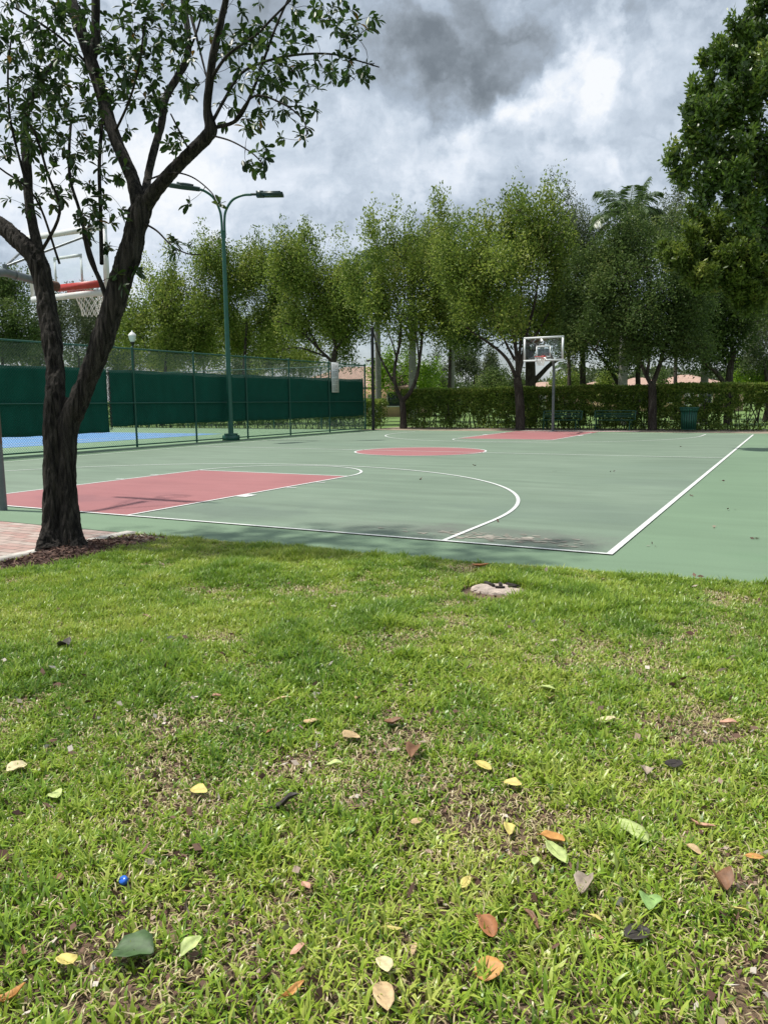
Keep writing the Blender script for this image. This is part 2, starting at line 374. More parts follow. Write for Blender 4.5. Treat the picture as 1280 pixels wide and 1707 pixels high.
# worn sandy scuff by the three point line
gs = MB()
for _ in range(150):
    a = rs.randn(2)*(.42, .13); c = V(6.72+a[0], .42+a[1]*.9); r = abs(rs.randn())*.012+.005; kk = 7
    gs.sheet([(c[0]+r*(1.7+rs.rand())*math.cos(t), c[1]+r*(.7+rs.rand()*.6)*math.sin(t)) for t in np.arange(kk)/kk*2*np.pi], .0085+rs.rand()*.002)
tag(gs.build('worn_sand', M['sandmark']), 'pale sandy scuff ground into the court beside the three point line', 'sand', kind='stuff')

# strip of bare soil between court and hedge
struct(MB().prism([(-9.9, AY1+.002), (13.6, AY1+.002), (13.6, 31.3), (-9.9, 31.3)], -.08, -.005), 'soil_strip', mat('soil_strip', (.25, .20, .15), .95, noise=(2.5, .4, 9), bump=(25, .9)))
struct(MB().prism([(-1.7, 26.8), (3.4, 26.8), (3.4, 28.0), (-1.7, 28.0)], -.05, .012), 'concrete_pad', mat('pad_concrete', (.36, .29, .26), .9, noise=(3, .25, 8), bump=(40, .3)))

# tennis court beyond the fence
struct(MB().prism([(-27.5, -8), (-9.95, -8), (-9.95, 27.2), (-27.5, 27.2)], -.08, -.004), 'tennis_surround', court_mat('tennis_green', (.14, .23, .135), (.165, .26, .15), [], .05))
struct(MB().sheet([(-25.0, -3), (-14.0, -3), (-14.0, 21.2), (-25.0, 21.2)], .001), 'tennis_court', court_mat('tennis_blue', (.10, .235, .44), (.115, .255, .47), [], .05))
ln = MB(); o_ = .005
for a, b in [((-24.6, -2), (-24.6, 20.4)), ((-14.6, -2), (-14.6, 20.4)), ((-23.2, -2), (-23.2, 20.4)), ((-16, -2), (-16, 20.4)), ((-24.6, 20.4), (-14.6, 20.4)), ((-23.2, 15.0), (-16, 15.0)), ((-19.6, 4), (-19.6, 15))]:
    a, b = V(*a), V(*b); t = (b-a)/np.linalg.norm(b-a); q = V(-t[1], t[0])*.035
    ln.sheet([a-q, b-q, b+q, a+q], o_); o_ += .0007
struct(ln, 'tennis_lines', M['line'])

# brick pavers, concrete edge
def paver_mat():
    m = bpy.data.materials.new('brick_pavers'); m.use_nodes = True; nt = m.node_tree; L = nt.links.new; b = nt.nodes['Principled BSDF']; b.inputs['Roughness'].default_value = .85
    tc = nd(nt, 'ShaderNodeTexCoord')
    br = nd(nt, 'ShaderNodeTexBrick'); L(tc.outputs['Object'], br.inputs['Vector'])
    for a, v in (('Color1', (.33, .20, .17, 1)), ('Color2', (.37, .31, .27, 1)), ('Mortar', (.13, .11, .09, 1)), ('Scale', 1.0), ('Mortar Size', .007), ('Brick Width', .24), ('Row Height', .12), ('Bias', 0.0), ('Mortar Smooth', .3)): br.inputs[a].default_value = v
    n = nd(nt, 'ShaderNodeTexNoise', i_Scale=7, i_Detail=8, i_Roughness=.65); L(tc.outputs['Object'], n.inputs['Vector'])
    mu = nd(nt, 'ShaderNodeMix', data_type='RGBA', blend_type='MULTIPLY'); mu.inputs[0].default_value = 1; L(br.outputs[0], mu.inputs[6]); L(ramp(nt, n.outputs[0], [(.3, (.78,)*3), (.7, (1.2,)*3)]), mu.inputs[7])
    L(mu.outputs[2], b.inputs['Base Color'])
    bp = nd(nt, 'ShaderNodeBump'); bp.inputs['Strength'].default_value = .6; bp.inputs['Distance'].default_value = .008; bp.invert = True; L(br.outputs[1], bp.inputs['Height']); L(bp.outputs[0], b.inputs['Normal'])
    return m
struct(MB().prism([(-4, -7), (2.78, -7), (2.78, -.955), (-4, -.955)], -.08, -.003), 'brick_paving', paver_mat())
kb = MB()
for a in np.arange(-7, -1.0, .76): kb.box((2.865, a+.377, -.03), (.14, .75, .10))
struct(kb, 'concrete_edging', mat('edging_concrete', (.50, .47, .42), .9, noise=(12, .3, 8), bump=(60, .4)))

# ------------------------------------------------------------------ chain-link fence
GREEN = lin(16, 84, 62)
M['gpaint'] = mat('green_enamel', (.010, .075, .050), .45, noise=(15, .15), spec=.4)
M['wire'] = mat('green_wire', (.012, .07, .05), .5)
M['mesh'] = mat('windscreen_fabric', (.006, .088, .060), .9, noise=(2.2, .25, 9), bump=(220, .25), spec=.15, stretch=(1, 1, .5))
FX, FH = -9.9, 3.2
def chainlink(a, b, h, parent, r=.0036, pitch=.058):
    a, b = V(*a), V(*b); L = np.linalg.norm(b-a); e = (b-a)/L; nrm = V(-e[1], e[0], 0)
    mb = MB(); st = pitch*math.sqrt(2)
    for s in (1, -1):
        for c in np.arange(-h, L, st):
            u0, u1 = max(c, 0), min(c+h, L)
            if u1-u0 < .03: continue
            z0, z1 = u0-c, u1-c
            if s < 0: z0, z1 = h-z0, h-z1
            p = a+e*u0+V(0, 0, z0+.06)+nrm*.003*s; q = a+e*u1+V(0, 0, z1+.06)+nrm*.003*s
            mb.tube([p, q], r, 3, False)
    return mb.build('chain_link_mesh', M['wire'], parent)
posts = [-.2, 2.8, 5.8, 8.8, 11.84, 14.75, 17.75, 20.7, 23.9]; ENDY = 27.3
def windscreen(y0, y1, ztop, zbot, parent, scal, seed):
    ys = np.arange(y0, y1+.001, .06); zs = np.linspace(0, 1, 14); nz = len(zs)
    Yg, Z = np.meshgrid(ys, zs, indexing='ij')
    lo = zbot+scal*(.5+.5*np.cos((Yg-y0)/1.0*2*np.pi))+.03*fbm(np.stack([Yg*1.4, 0*Yg, 0*Yg+seed], -1), 2, seed)
    hi = ztop-.015*(1-np.cos(Yg*2*np.pi/3.0))
    z = lo+(hi-lo)*Z
    x = FX-.045+.06*(fbm(np.stack([Yg*.8, z*1.2, 0*z+seed], -1), 3, seed)-.5)+np.where(Z < .02, .02, 0)*np.sin(Yg*9)
    k = (np.arange(len(ys)-1)[:, None]*nz+np.arange(nz-1)[None])
    mb = MB().add(np.stack([x, Yg, z], -1).reshape(-1, 3), np.stack([k, k+nz, k+nz+1, k+1], -1).reshape(-1, 4))
    o = mb.build('windscreen', M['mesh'], parent, smooth=True)
    sm = o.modifiers.new('thick', 'SOLIDIFY'); sm.thickness = .004
    return o
f = thing('chain_link_fence', (FX, 12, 0), 'long green chain-link fence with dark green windscreen along the basketball court', 'fence')
for y in posts+[ENDY]:
    r = .045 if y == ENDY else .035
    p = MB().tube([(FX, y, -.1), (FX, y, FH)], r, 10).build('fence_post', M['gpaint'], f, True)
    MB().lathe((FX, y, FH), [(r+.006, -.02), (r+.008, .02), (r*.6, .05), (.001, .06)], 10).build('post_cap', M['gpaint'], p, True)
MB().tube([(FX, -3, FH-.02), (FX, ENDY, FH-.02)], .024, 8).build('top_rail', M['gpaint'], f, True)
MB().tube([(FX+.03, -3, 1.47), (FX+.03, ENDY, 1.40)], .022, 8).build('middle_rail', M['gpaint'], f, True)
MB().tube([(FX, -3, .07), (FX, ENDY, .07)], .024, 8).build('bottom_rail', M['gpaint'], f, True)
chainlink((FX+.008, -3, 0), (FX+.008, ENDY, 0), FH-.1, f)
tag(windscreen(-3, 10.75, 2.52, .50, f, .016, 3), 'sagging windscreen panel with scalloped hem')
windscreen(10.83, ENDY-.05, 2.5, .68, f, .012, 8)
la = MB()
for z in np.arange(.62, 2.5, .05):
    la.ring((FX+.0, 10.79+.02*math.sin(z*40), z), .035, .009, 8, 4, (1, .3, .5))
la.build('seam_lacing', mat('black_cord', (.01, .01, .01), .8), f)
f2 = thing('chain_link_fence', (-19, ENDY, 0), 'green chain-link fence closing the far end of the blue tennis court', 'fence')
for x in np.arange(-27.5, -11, 3.0): MB().tube([(x, ENDY, -.1), (x, ENDY, FH)], .035, 8).build('fence_post', M['gpaint'], f2, True)
MB().tube([(-27.5, ENDY, FH-.02), (FX-.05, ENDY, FH-.02)], .024, 8).build('top_rail', M['gpaint'], f2, True)
MB().tube([(-27.5, ENDY, 1.45), (FX-.05, ENDY, 1.45)], .022, 8).build('middle_rail', M['gpaint'], f2, True)
chainlink((-27.5, ENDY, 0), (FX-.05, ENDY, 0), FH-.1, f2, .003, .10)
f3 = thing('chain_link_fence', (-27.5, 12, 0), 'farthest green chain-link fence behind the blue tennis court', 'fence')
for y in np.arange(-6, 27, 3.0): MB().tube([(-27.5, y, -.1), (-27.5, y, FH)], .035, 8).build('fence_post', M['gpaint'], f3, True)
MB().tube([(-27.5, -8, FH-.02), (-27.5, ENDY-.05, FH-.02)], .024, 8).build('top_rail', M['gpaint'], f3, True)
chainlink((-27.5, -8, 0), (-27.5, ENDY-.05, 0), FH-.1, f3, .003, .12)

# rules sign wired to the fence
sg = thing('notice_sign', (FX+.07, 24.3, 2.5), 'tall narrow white rules notice fixed on the green fence', 'sign')
MB().box((FX+.07, 24.35, 2.52), (.012, .62, 1.38)).build('panel', mat('sign_white', (.6, .62, .62), .4, noise=(6, .06)), sg)
tx = MB()
for r_ in range(27):
    z = 3.12-r_*.046; y = 24.10; end = 24.10+.46*(1 if r_ % 4 else .6)*(.75+.25*rs.rand())
    if r_ % 7 == 6: continue
    while y < end:
        w = .012+.03*rs.rand(); tx.box((FX+.0775, y+w/2, z), (.003, w, .016)); y += w+.012
tx.build('lettering', mat('sign_ink', (.16, .17, .17), .6), sg)

# ------------------------------------------------------------------ court light
lp = V(-9.62, 16.35, 0)
LT = thing('court_light', lp, 'tall green two-armed light pole on square base beside the windscreen fence', 'light pole')
M['lgreen'] = mat('lamp_green', (.012, .088, .060), .42, noise=(9, .18), spec=.5)
M['fixture'] = mat('fixture_dark', (.012, .035, .03), .4)
MB().box(lp+V(0, 0, .09), (.46, .46, .2)).box(lp+V(0, 0, .22), (.36, .36, .08)).build('base', M['lgreen'], LT)
HT = 7.62
MB().tube([lp+V(0, 0, .2), lp+V(0, 0, HT)], [.10, .068], 14).ring(lp+V(0, 0, HT), .075, .022).build('pole', M['lgreen'], LT, True)
for s in (-1, 1):
    e = RT*V(1, 1, 0); e /= np.linalg.norm(e); e = e*s
    if s < 0: e = e*.62-FW*V(1, 1, 0)*.78; e /= np.linalg.norm(e)
    dn = V(-e[1], e[0], 0)
    pts = [lp+e*.055+V(0, 0, HT-.25), lp+e*.06+V(0, 0, HT+.35), lp+e*.13+V(0, 0, HT+.72), lp+e*.38+V(0, 0, HT+1.08), lp+e*.75+V(0, 0, HT+1.24), lp+e*1.08+V(0, 0, HT+1.26)]
    MB().tube(smoothpath(pts, 6), .045, 10).build('arm', M['lgreen'], LT, True)
    hd = MB(); b0 = lp+e*1.05+V(0, 0, HT+1.27)
    if s > 0:
        hd.tube([b0, b0+e*.22], .045, 10); hd.box(b0+e*.34+V(0, 0, .0), (.26, .24, .2), [e, dn, V(0, 0, 1)])
        hd.prism([(0, 0), (1, 0), (1, 1), (0, 1)], 0, 0.001) if 0 else None
        hd.box(b0+e*.80-V(0, 0, .02), (.75, .42, .10), [e, dn, V(0, 0, 1)])
        for q in np.arange(-.16, .17, .08): hd.box(b0+e*.80+dn*q+V(0, 0, .045), (.6, .012, .05), [e, dn, V(0, 0, 1)])
    else:
        tl = e*.985-V(0, 0, .10)*1 + dn*0; tl = tl/np.linalg.norm(tl)
        ax = [tl, dn, np.cross(tl, dn)]
        ax[1] = (dn*.95+V(0, 0, .30)*(1 if dn@FW > 0 else -1)); ax[1] /= np.linalg.norm(ax[1]); ax[2] = np.cross(ax[0], ax[1])
        c = b0+tl*.62
        po = [(-.62, -.10), (-.45, -.26), (.25, -.28), (.62, -.08), (.62, .08), (.25, .28), (-.45, .26), (-.62, .10)]
        n = len(po); v = np.array([c+ax[0]*x+ax[1]*y+ax[2]*z for z in (-.07, .07) for x, y in po])
        hd.add(v, [[i, (i+1) % n, n+(i+1) % n, n+i] for i in range(n)]).add(v, [list(range(n-1, -1, -1))]).add(v, [list(range(n, 2*n))])
        hd.box(c-ax[0]*.05+V(0, 0, .09), (.5, .3, .1), ax); hd.tube([b0-e*.02, b0+tl*.2], .045, 10)
    hd.build('lamp_head', M['fixture'], LT)

# post-top lantern far behind the fence
q = at(221, 562, 47); LNP = thing('lantern_post', (q[0], q[1], 0), 'black post with white acorn lantern behind the windscreen fence', 'street lamp')
z = q[2]
MB().tube([(q[0], q[1], -.05), (q[0], q[1], .5), (q[0], q[1], z-.34)], [.11, .06, .05], 10).lathe((q[0], q[1], z-.36), [(.05, -.1), (.12, 0), (.15, .06), (.05, .1)], 12).build('post', mat('black_iron', (.012, .013, .013), .5), LNP, True)
MB().lathe((q[0], q[1], z), [(.12, -.28), (.20, -.12), (.235, .06), (.24, .09)], 12).build('globe', mat('white_globe', (.72, .73, .72), .35), LNP, True)
MB().lathe((q[0], q[1], z), [(.255, .08), (.22, .16), (.12, .26), (.06, .29), (.05, .36), (.001, .40)], 12).build('finial_cap', mat('white_cap', (.6, .61, .6), .4), LNP, True)

# black steel post at the corner
q = ground(622.5, 717.5); q[2] = 0
BP = thing('black_post', q, 'slim black steel post between the fence corner and the hedge', 'post')
zt = at(622, 550, 38.3)[2]
MB().tube([q+V(0, 0, -.1), q+V(0, 0, zt)], .075, 12).build('shaft', mat('black_paint', (.007, .007, .008), .5), BP, True)
MB().lathe(q+V(0, 0, zt), [(.085, -.03), (.085, .02), (.04, .05), (.001, .055)], 12).build('post_cap', mat('black_cap', (.008, .008, .008), .5), BP, True)
MB().tube([q+V(.02, 0, 3.3), q+V(-.16, -.05, 3.36)], .02, 8).box(q+V(-.22, -.06, 3.34), (.14, .1, .09)).build('bracket', mat('bracket', (.03, .03, .03), .5), BP)

# ------------------------------------------------------------------ basketball goals
M['steel'] = mat('galvanised_steel', (.17, .185, .19), .45, .55, noise=(6, .25, 8))
M['greysteel'] = mat('grey_pole_paint', (.115, .135, .14), .45, .2, noise=(4, .3, 8))
M['bwhite'] = mat('backboard_white', (.70, .72, .72), .45, noise=(8, .08))
M['rim'] = mat('rim_orange', (.46, .045, .035), .45, noise=(20, .2))
M['net'] = mat('net_cord', (.72, .70, .67), .9)
M['rust'] = mat('rusty_steel', (.10, .055, .035), .8, .2, noise=(14, .5, 8), bump=(40, .5))
def glass():
    m = bpy.data.materials.new('clear_acrylic'); m.use_nodes = True; nt = m.node_tree; b = nt.nodes['Principled BSDF']
    g_ = nd(nt, 'ShaderNodeBsdfGlossy'); g_.inputs['Roughness'].default_value = .08; t = nd(nt, 'ShaderNodeBsdfTransparent'); t.inputs[0].default_value = (.94, .96, .96, 1)
    mx = nd(nt, 'ShaderNodeMixShader'); mx.inputs[0].default_value = .05
    nt.links.new(t.outputs[0], mx.inputs[1]); nt.links.new(g_.outputs[0], mx.inputs[2]); nt.links.new(mx.outputs[0], nt.nodes['Material Output'].inputs[0]); nt.nodes.remove(b)
    return m
M['acrylic'] = glass()
def goal(x0, y0, s, z0, label, pole, rot=0, sad=False):
    "x0: axis, y0: board plane, s: direction the rim sticks out"
    root = thing('basketball_hoop', (pole[0], pole[1], 0), label, 'basketball hoop', 'basketball hoops')
    W, H = 1.64, .98; fw = .075
    c, sn = math.cos(rot), math.sin(rot)
    ex = V(c, sn, 0); ey = V(-sn, c, 0)*s
    o = V(x0, y0, z0); ax = [ex, ey, V(0, 0, 1)]
    fr = MB()
    fr.box(o+V(0, 0, fw/2), (W, .045, fw), ax).box(o+V(0, 0, H-fw/2), (W, .045, fw), ax)
    for q in (-1, 1): fr.box(o+ex*q*(W-fw)/2+V(0, 0, H/2), (fw, .045, H-2*fw), ax)
    fr.build('board_frame', M['bwhite'], root)
    MB().box(o+V(0, 0, H/2), (W-2*fw, .012, H-2*fw), ax).build('clear_board', M['acrylic'], root)
    sq = MB(); w, h, b = .60, .46, .045; zb = .16
    oo = o+ey*.009
    sq.box(oo+V(0, 0, zb+h-b/2), (w, .004, b), ax).box(oo+V(0, 0, zb+b/2), (w, .004, b), ax)
    for q in (-1, 1): sq.box(oo+ex*q*(w-b)/2+V(0, 0, zb+h/2), (b, .004, h-2*b), ax)
    sq.build('target_square', M['bwhite'], root)
    rz = z0+.17 if not sad else z0+.13
    rc = o+ey*(.15+.23)+V(0, 0, rz-z0)
    rm = MB().ring(rc, .229, .010, 32, 8)
    rm.box(o+ey*.035+V(0, 0, rz-z0-.03), (.15, .02, .16), ax)
    for q in (-1, 1): rm.bar(o+ey*.04+ex*q*.06+V(0, 0, rz-z0-.01), rc+ex*q*.13-ey*.19, .03, .02)
    for q in (-1, 1): rm.bar(o+ey*.04+ex*q*.05+V(0, 0, rz-z0-.09), rc+ex*q*.1-ey*.2-V(0, 0, .01), .015, .015)
    for a in np.arange(12)/12*2*np.pi: rm.ring(rc+V(.229*math.cos(a), .229*math.sin(a), -.018), .012, .003, 8, 4, (math.cos(a), math.sin(a), 0))
    rmo = rm.build('rim', M['rim'], root, True)
    nt_ = MB(); prof = [(.225, 0), (.195, -.09), (.16, -.17), (.135, -.25), (.13, -.33)]
    for k in range(12):
        for s2 in (1, -1):
            pts = []
            for q in range(len(prof)):
                a = (k+s2*q*.5)/12*2*np.pi+.2; pts.append(rc+V(prof[q][0]*math.cos(a), prof[q][0]*math.sin(a), prof[q][1]-.02))
            nt_.tube(pts, .0042 if sad else .007, 5, False)
    nt_.build('net', M['net'], rmo)
    return root, o, ex, ey, rc, H, W
# far goal
root, o, ex, ey, rc, H, W = goal(.10, 24.15, -1, 2.93, 'far basketball hoop with clear white-framed backboard in front of the hedge', (-.17, 26.7))
p0 = V(-.17, 26.7, 0)
MB().tube([p0+V(0, 0, -.1), p0+V(0, 0, 2.75)], .06, 14).box(p0+V(0, 0, .01), (.36, .36, .03)).build('pole', M['greysteel'], root, True)
am = MB().tube(smoothpath([p0+V(0, 0, 2.6), p0+V(0, -.12, 2.95), p0+V(.05, -.6, 3.2), o-ey*.12+V(0, 0, .3)], 6), .06, 12)
am.box(o-ey*.09+V(0, 0, .3), (.5, .06, .4))
am.build('arm', M['greysteel'], root, True)
br = MB()
for q in (-1, 1):
    br.tube([p0+V(.03, -.7, 3.2), o-ey*.03+ex*q*.6+V(0, 0, H-.06)], .016, 6); br.tube([o-ey*.05+ex*q*.2+V(0, 0, .3), o-ey*.03+ex*q*.75+V(0, 0, .05)], .014, 6)
br.build('brace', M['greysteel'], root)
# near goal
root, o, ex, ey, rc, H, W = goal(-.33, 1.20, 1, 2.97, 'near basketball hoop on curved grey gooseneck pole, seen behind the dark tree trunk', (-.19, -.28), 0, True)
p0 = V(-.19, -.28, 0)
MB().tube([p0+V(0, 0, -.1), p0+V(0, 0, .02), p0+V(0, 0, 2.72)], [.062, .062, .058], 18).build('pole', M['greysteel'], root, True)
MB().tube([p0+V(0, 0, .9), p0+V(0, 0, 1.9)], .0625, 18, False, disp=lambda p, th, R: 1+.0*th).build('rust_stain', mat('rust_streaks', (.12, .085, .06), .6, .3, noise=(5, .75, 9), stretch=(2, 2, .3)), root, True)
d = (o-ey*.1)-p0; d[2] = 0; dl = np.linalg.norm(d); d /= dl
gp = smoothpath([p0+V(0, 0, 2.6), p0+V(0, 0, 2.82), p0+d*.05+V(0, 0, 3.0), p0+d*.17+V(0, 0, 3.13), p0+d*.32+V(0, 0, 3.18), p0+d*.55+V(0, 0, 3.17), p0+d*(dl-.16)+V(0, 0, 3.12)], 8)
MB().tube(gp, .056, 16).build('gooseneck_arm', M['greysteel'], root, True)
MB().tube([p0+d*.50+V(0, 0, 3.17), p0+d*.54+V(0, 0, 3.17)], .068, 16).build('pipe_clamp', M['steel'], root, True)
MB().tube([p0+d*(dl-.3)+V(0, 0, 3.12), p0+d*(dl-.13)+V(0, 0, 3.115)], .072, 16).build('sleeve', M['rust'], root, True)
MB().box(o-ey*.075+ex*.27+V(0, 0, .15), (.86, .06, .095)).build('mounting_bar', M['rim'], root)
MB().box(o-ey*.05+V(0, 0, .03), (1.45, .05, .08)).build('lower_bar', M['bwhite'], root)
br = MB(); st_ = p0+d*.35+V(0, 0, 3.26)
br.tube([st_, o-ey*.04+ex*.62+V(0, 0, H-.12)], .017, 6); br.tube([st_, o-ey*.04-ex*.70+V(0, 0, H-.12)], .017, 6); br.tube([p0+d*.35+V(0, 0, 3.18), st_+V(0, 0, .03)], .03, 8)
br.build('brace', M['steel'], root)

# ------------------------------------------------------------------ benches and bin in front of the hedge
def bench(c, label):
    root = thing('park_bench', c, label, 'bench', 'benches in front of the hedge'); c = V(*c)
    st = MB()
    for k in range(6): st.box(c+V(0, -.22+.085*k, .45), (1.75, .06, .025))
    st.tube([c+V(-.9, -.26, .45), c+V(.9, -.26, .45)], .018, 8); st.build('seat', M['gpaint'], root)
    bk = MB().tube(smoothpath([c+V(-.9, .2, .46), c+V(-.9, .27, .76), c+V(-.84, .29, .85), c+V(0, .29, .86), c+V(.84, .29, .85), c+V(.9, .27, .76), c+V(.9, .2, .46)], 6), .022, 8)
    for z in (.58, .66, .74): bk.box(c+V(0, .22+(z-.46)*.2, z), (1.74, .02, .035))
    bk.build('backrest', mat('bench_green', (.03, .11, .075), .45), root)
    for q in (-.75, .75): MB().tube(smoothpath([c+V(q, -.28, 0), c+V(q, -.22, .3), c+V(q, -.2, .43), c+V(q, .2, .43), c+V(q, .24, .3), c+V(q, .3, 0)], 5), .022, 8).build('leg', M['gpaint'], root, True)
b = ground(934, 716.2); bench((b[0], 29.05, 0), 'green slatted bench behind the far hoop pole, nearer the fence')
b = ground(1024, 717); bench((b[0]-.1, 29.15, 0), 'shaded green slatted bench right of the far hoop, beside the dark trunk')
b = ground(1146.5, 718.6); c = V(b[0], b[1], 0)
root = thing('litter_bin', c, 'dark green slatted litter bin standing before the hedge', 'litter bin')
sl_ = MB()
for k in range(20):
    a = k/20*2*np.pi; e = V(math.cos(a), math.sin(a), 0)
    sl_.bar(c+e*.30+V(0, 0, .08), c+e*.315+V(0, 0, .80), .07, .012, up=e); sl_.bar(c+e*.315+V(0, 0, .80), c+e*.385+V(0, 0, .99), .075, .012, up=e)
sl_.build('slats', mat('bin_green', (.008, .085, .05), .45), root)
for z, r_, t_ in ((.99, .385, .022), (.45, .30, .012), (.08, .30, .016)): MB().ring(c+V(0, 0, z), r_, t_).build('band', M['gpaint'], root, True)
MB().lathe(c, [(.001, .06), (.25, .06), (.27, .85), (.26, .85), (.24, .1)], 20).build('liner', mat('liner_black', (.01, .012, .011), .5), root, True)

# ------------------------------------------------------------------ trees
def bark(name, c0, c1, sc=14, stretch=.18, bump=.9):
    m = bpy.data.materials.new(name); m.use_nodes = True; nt = m.node_tree; L = nt.links.new; b = nt.nodes['Principled BSDF']
    b.inputs['Roughness'].default_value = .9; b.inputs['Specular IOR Level'].default_value = .25
    tc = nd(nt, 'ShaderNodeTexCoord'); mp = nd(nt, 'ShaderNodeMapping'); L(tc.outputs['Object'], mp.inputs[0]); mp.inputs['Scale'].default_value = (1, 1, stretch)
    n = nd(nt, 'ShaderNodeTexNoise', i_Scale=sc, i_Detail=9, i_Roughness=.66, i_Distortion=.5); L(mp.outputs[0], n.inputs['Vector'])
    v = nd(nt, 'ShaderNodeTexVoronoi', i_Scale=sc*2.2, feature='DISTANCE_TO_EDGE'); L(vmath(nt, 'ADD', mp.outputs[0], vmath(nt, 'SCALE', n.outputs['Color']).outputs[0]).outputs[0], v.inputs['Vector'])
    h = math_n(nt, 'ADD', n.outputs[0], math_n(nt, 'MULTIPLY', math_n(nt, 'MINIMUM', v.outputs['Distance'], .25), .9))
    L(ramp(nt, h, [(.48, c0), (.64, tuple((a+b_)/3.2 for a, b_ in zip(c0, c1))), (.88, c1)]), b.inputs['Base Color'])
    bp = nd(nt, 'ShaderNodeBump'); bp.inputs['Strength'].default_value = bump; bp.inputs['Distance'].default_value = .05; L(h, bp.inputs['Height']); L(bp.outputs[0], b.inputs['Normal'])
    return m
M['bark_near'] = bark('dark_furrowed_bark', (.006, .005, .004), (.23, .20, .17), 30, .11, 1.0)
M['bark'] = bark('grey_brown_bark', (.035, .026, .02), (.17, .14, .115), 6, .25)
M['bark_pale'] = bark('pale_bark', (.10, .085, .07), (.36, .32, .28), 6, .25)
M['palm_bark'] = bark('palm_grey_bark', (.26, .25, .23), (.46, .45, .42), 2.2, 2.5, .3)

def unit(a): return a/(np.linalg.norm(a, axis=-1, keepdims=True)+1e-9)
def leaves(mb, P, D, ln, wd, tint, fold=.25):
    n = len(P); D = unit(D); S = unit(np.cross(D, rs.randn(n, 3))); N = np.cross(S, D)
    ln = np.broadcast_to(ln, (n,))[:, None]; wd = np.broadcast_to(wd, (n,))[:, None]
    mid = P+D*ln*.5-N*wd*fold
    v = np.stack([P, mid+S*wd*.5+N*wd*fold, P+D*ln, mid-S*wd*.5+N*wd*fold], 1).reshape(-1, 3)
    k = np.arange(n)[:, None]*4
    mb.add(v, k+np.array([[0, 1, 2, 3]]), np.repeat(np.broadcast_to(tint, (n,)), 4))
class Skel:
    def __init__(s): s.p = []; s.par = []; s.r = []
    def limb(s, pts, r0, r1, parent=-1, sub=4):
        P = smoothpath(pts, sub) if len(pts) > 2 else np.array(pts, float); pr = parent
        for i, q in enumerate(P):
            s.p.append(q); s.par.append(pr); s.r.append(r0+(r1-r0)*i/(len(P)-1)); pr = len(s.p)-1
        return pr
    def near(s, q, frm=0):
        return frm+int(np.argmin(((np.array(s.p[frm:])-q)**2).sum(1)))
    def grow(s, targets, start=0, steps=3, wob=.12, droop=0.0, tip=.008, upw=1.6):
        s.tips = []
        base = np.array(s.p[start:]); d0 = [((base-t)**2).sum(1).min() for t in targets]
        arr = np.zeros((len(s.p)+len(targets)*steps+5, 3)); n = len(s.p); arr[:n] = s.p
        for ti in np.argsort(d0):
            t = targets[ti]; dv = t-arr[start:n]; w = (dv**2).sum(1)
            w = w*np.where(dv[:, 2] < 0, upw, 1.0)
            a = start+int(np.argmin(w)); A = arr[a]; L = np.linalg.norm(t-A); pr = a
            bend = rs.randn(3)*wob*L
            for k in range(1, steps+1):
                u = k/steps; q = A+(t-A)*u+bend*math.sin(math.pi*u)+V(0, 0, droop*L*math.sin(math.pi*u))
                s.p.append(q); s.par.append(pr); s.r.append(0); pr = len(s.p)-1; arr[n] = q; n += 1
            s.tips.append(pr)
        # pipe model for grown twigs
        acc = np.zeros(len(s.p))
        for i in range(len(s.p)-1, -1, -1):
            if s.r[i] == 0:
                s.r[i] = max(tip, acc[i]**(1/2.2)); 
                acc[s.par[i]] += s.r[i]**2.2*.92
    def mesh(s, mb, n=5, frm=0, maxr=None):
        for i in range(frm, len(s.p)):
            a = s.par[i]
            if a < 0: continue
            r1 = s.r[i]; r0 = min(s.r[a], r1*1.6+.002)
            if np.linalg.norm(s.p[i]-s.p[a]) < 1e-4: continue
            mb.tube([s.p[a], s.p[i]], [r0, r1], n if r1 > .02 else 4 if r1 > .006 else 3, False)
def ell_targets(ells, n, per=7, sg=.205):
    tot = np.array([e[3]*e[4] for e in ells], float); T = []
    for (c, rx, rz, *_), k in zip([(e[0], e[1], e[2]) for e in ells], np.maximum(4, (n*tot/tot.sum())).astype(int)):
        u = unit(rs.randn(k, 3)); rr = rs.rand(k, 1)**(1/2.1)
        m = max(3, int(k/per)); sc_ = (u*rr*V(rx, rx, rz))[:m]
        T.append(c+sc_[rs.randint(0, m, k)]+rs.randn(k, 3)*V(rx, rx, rz)*sg)
    return np.concatenate(T)
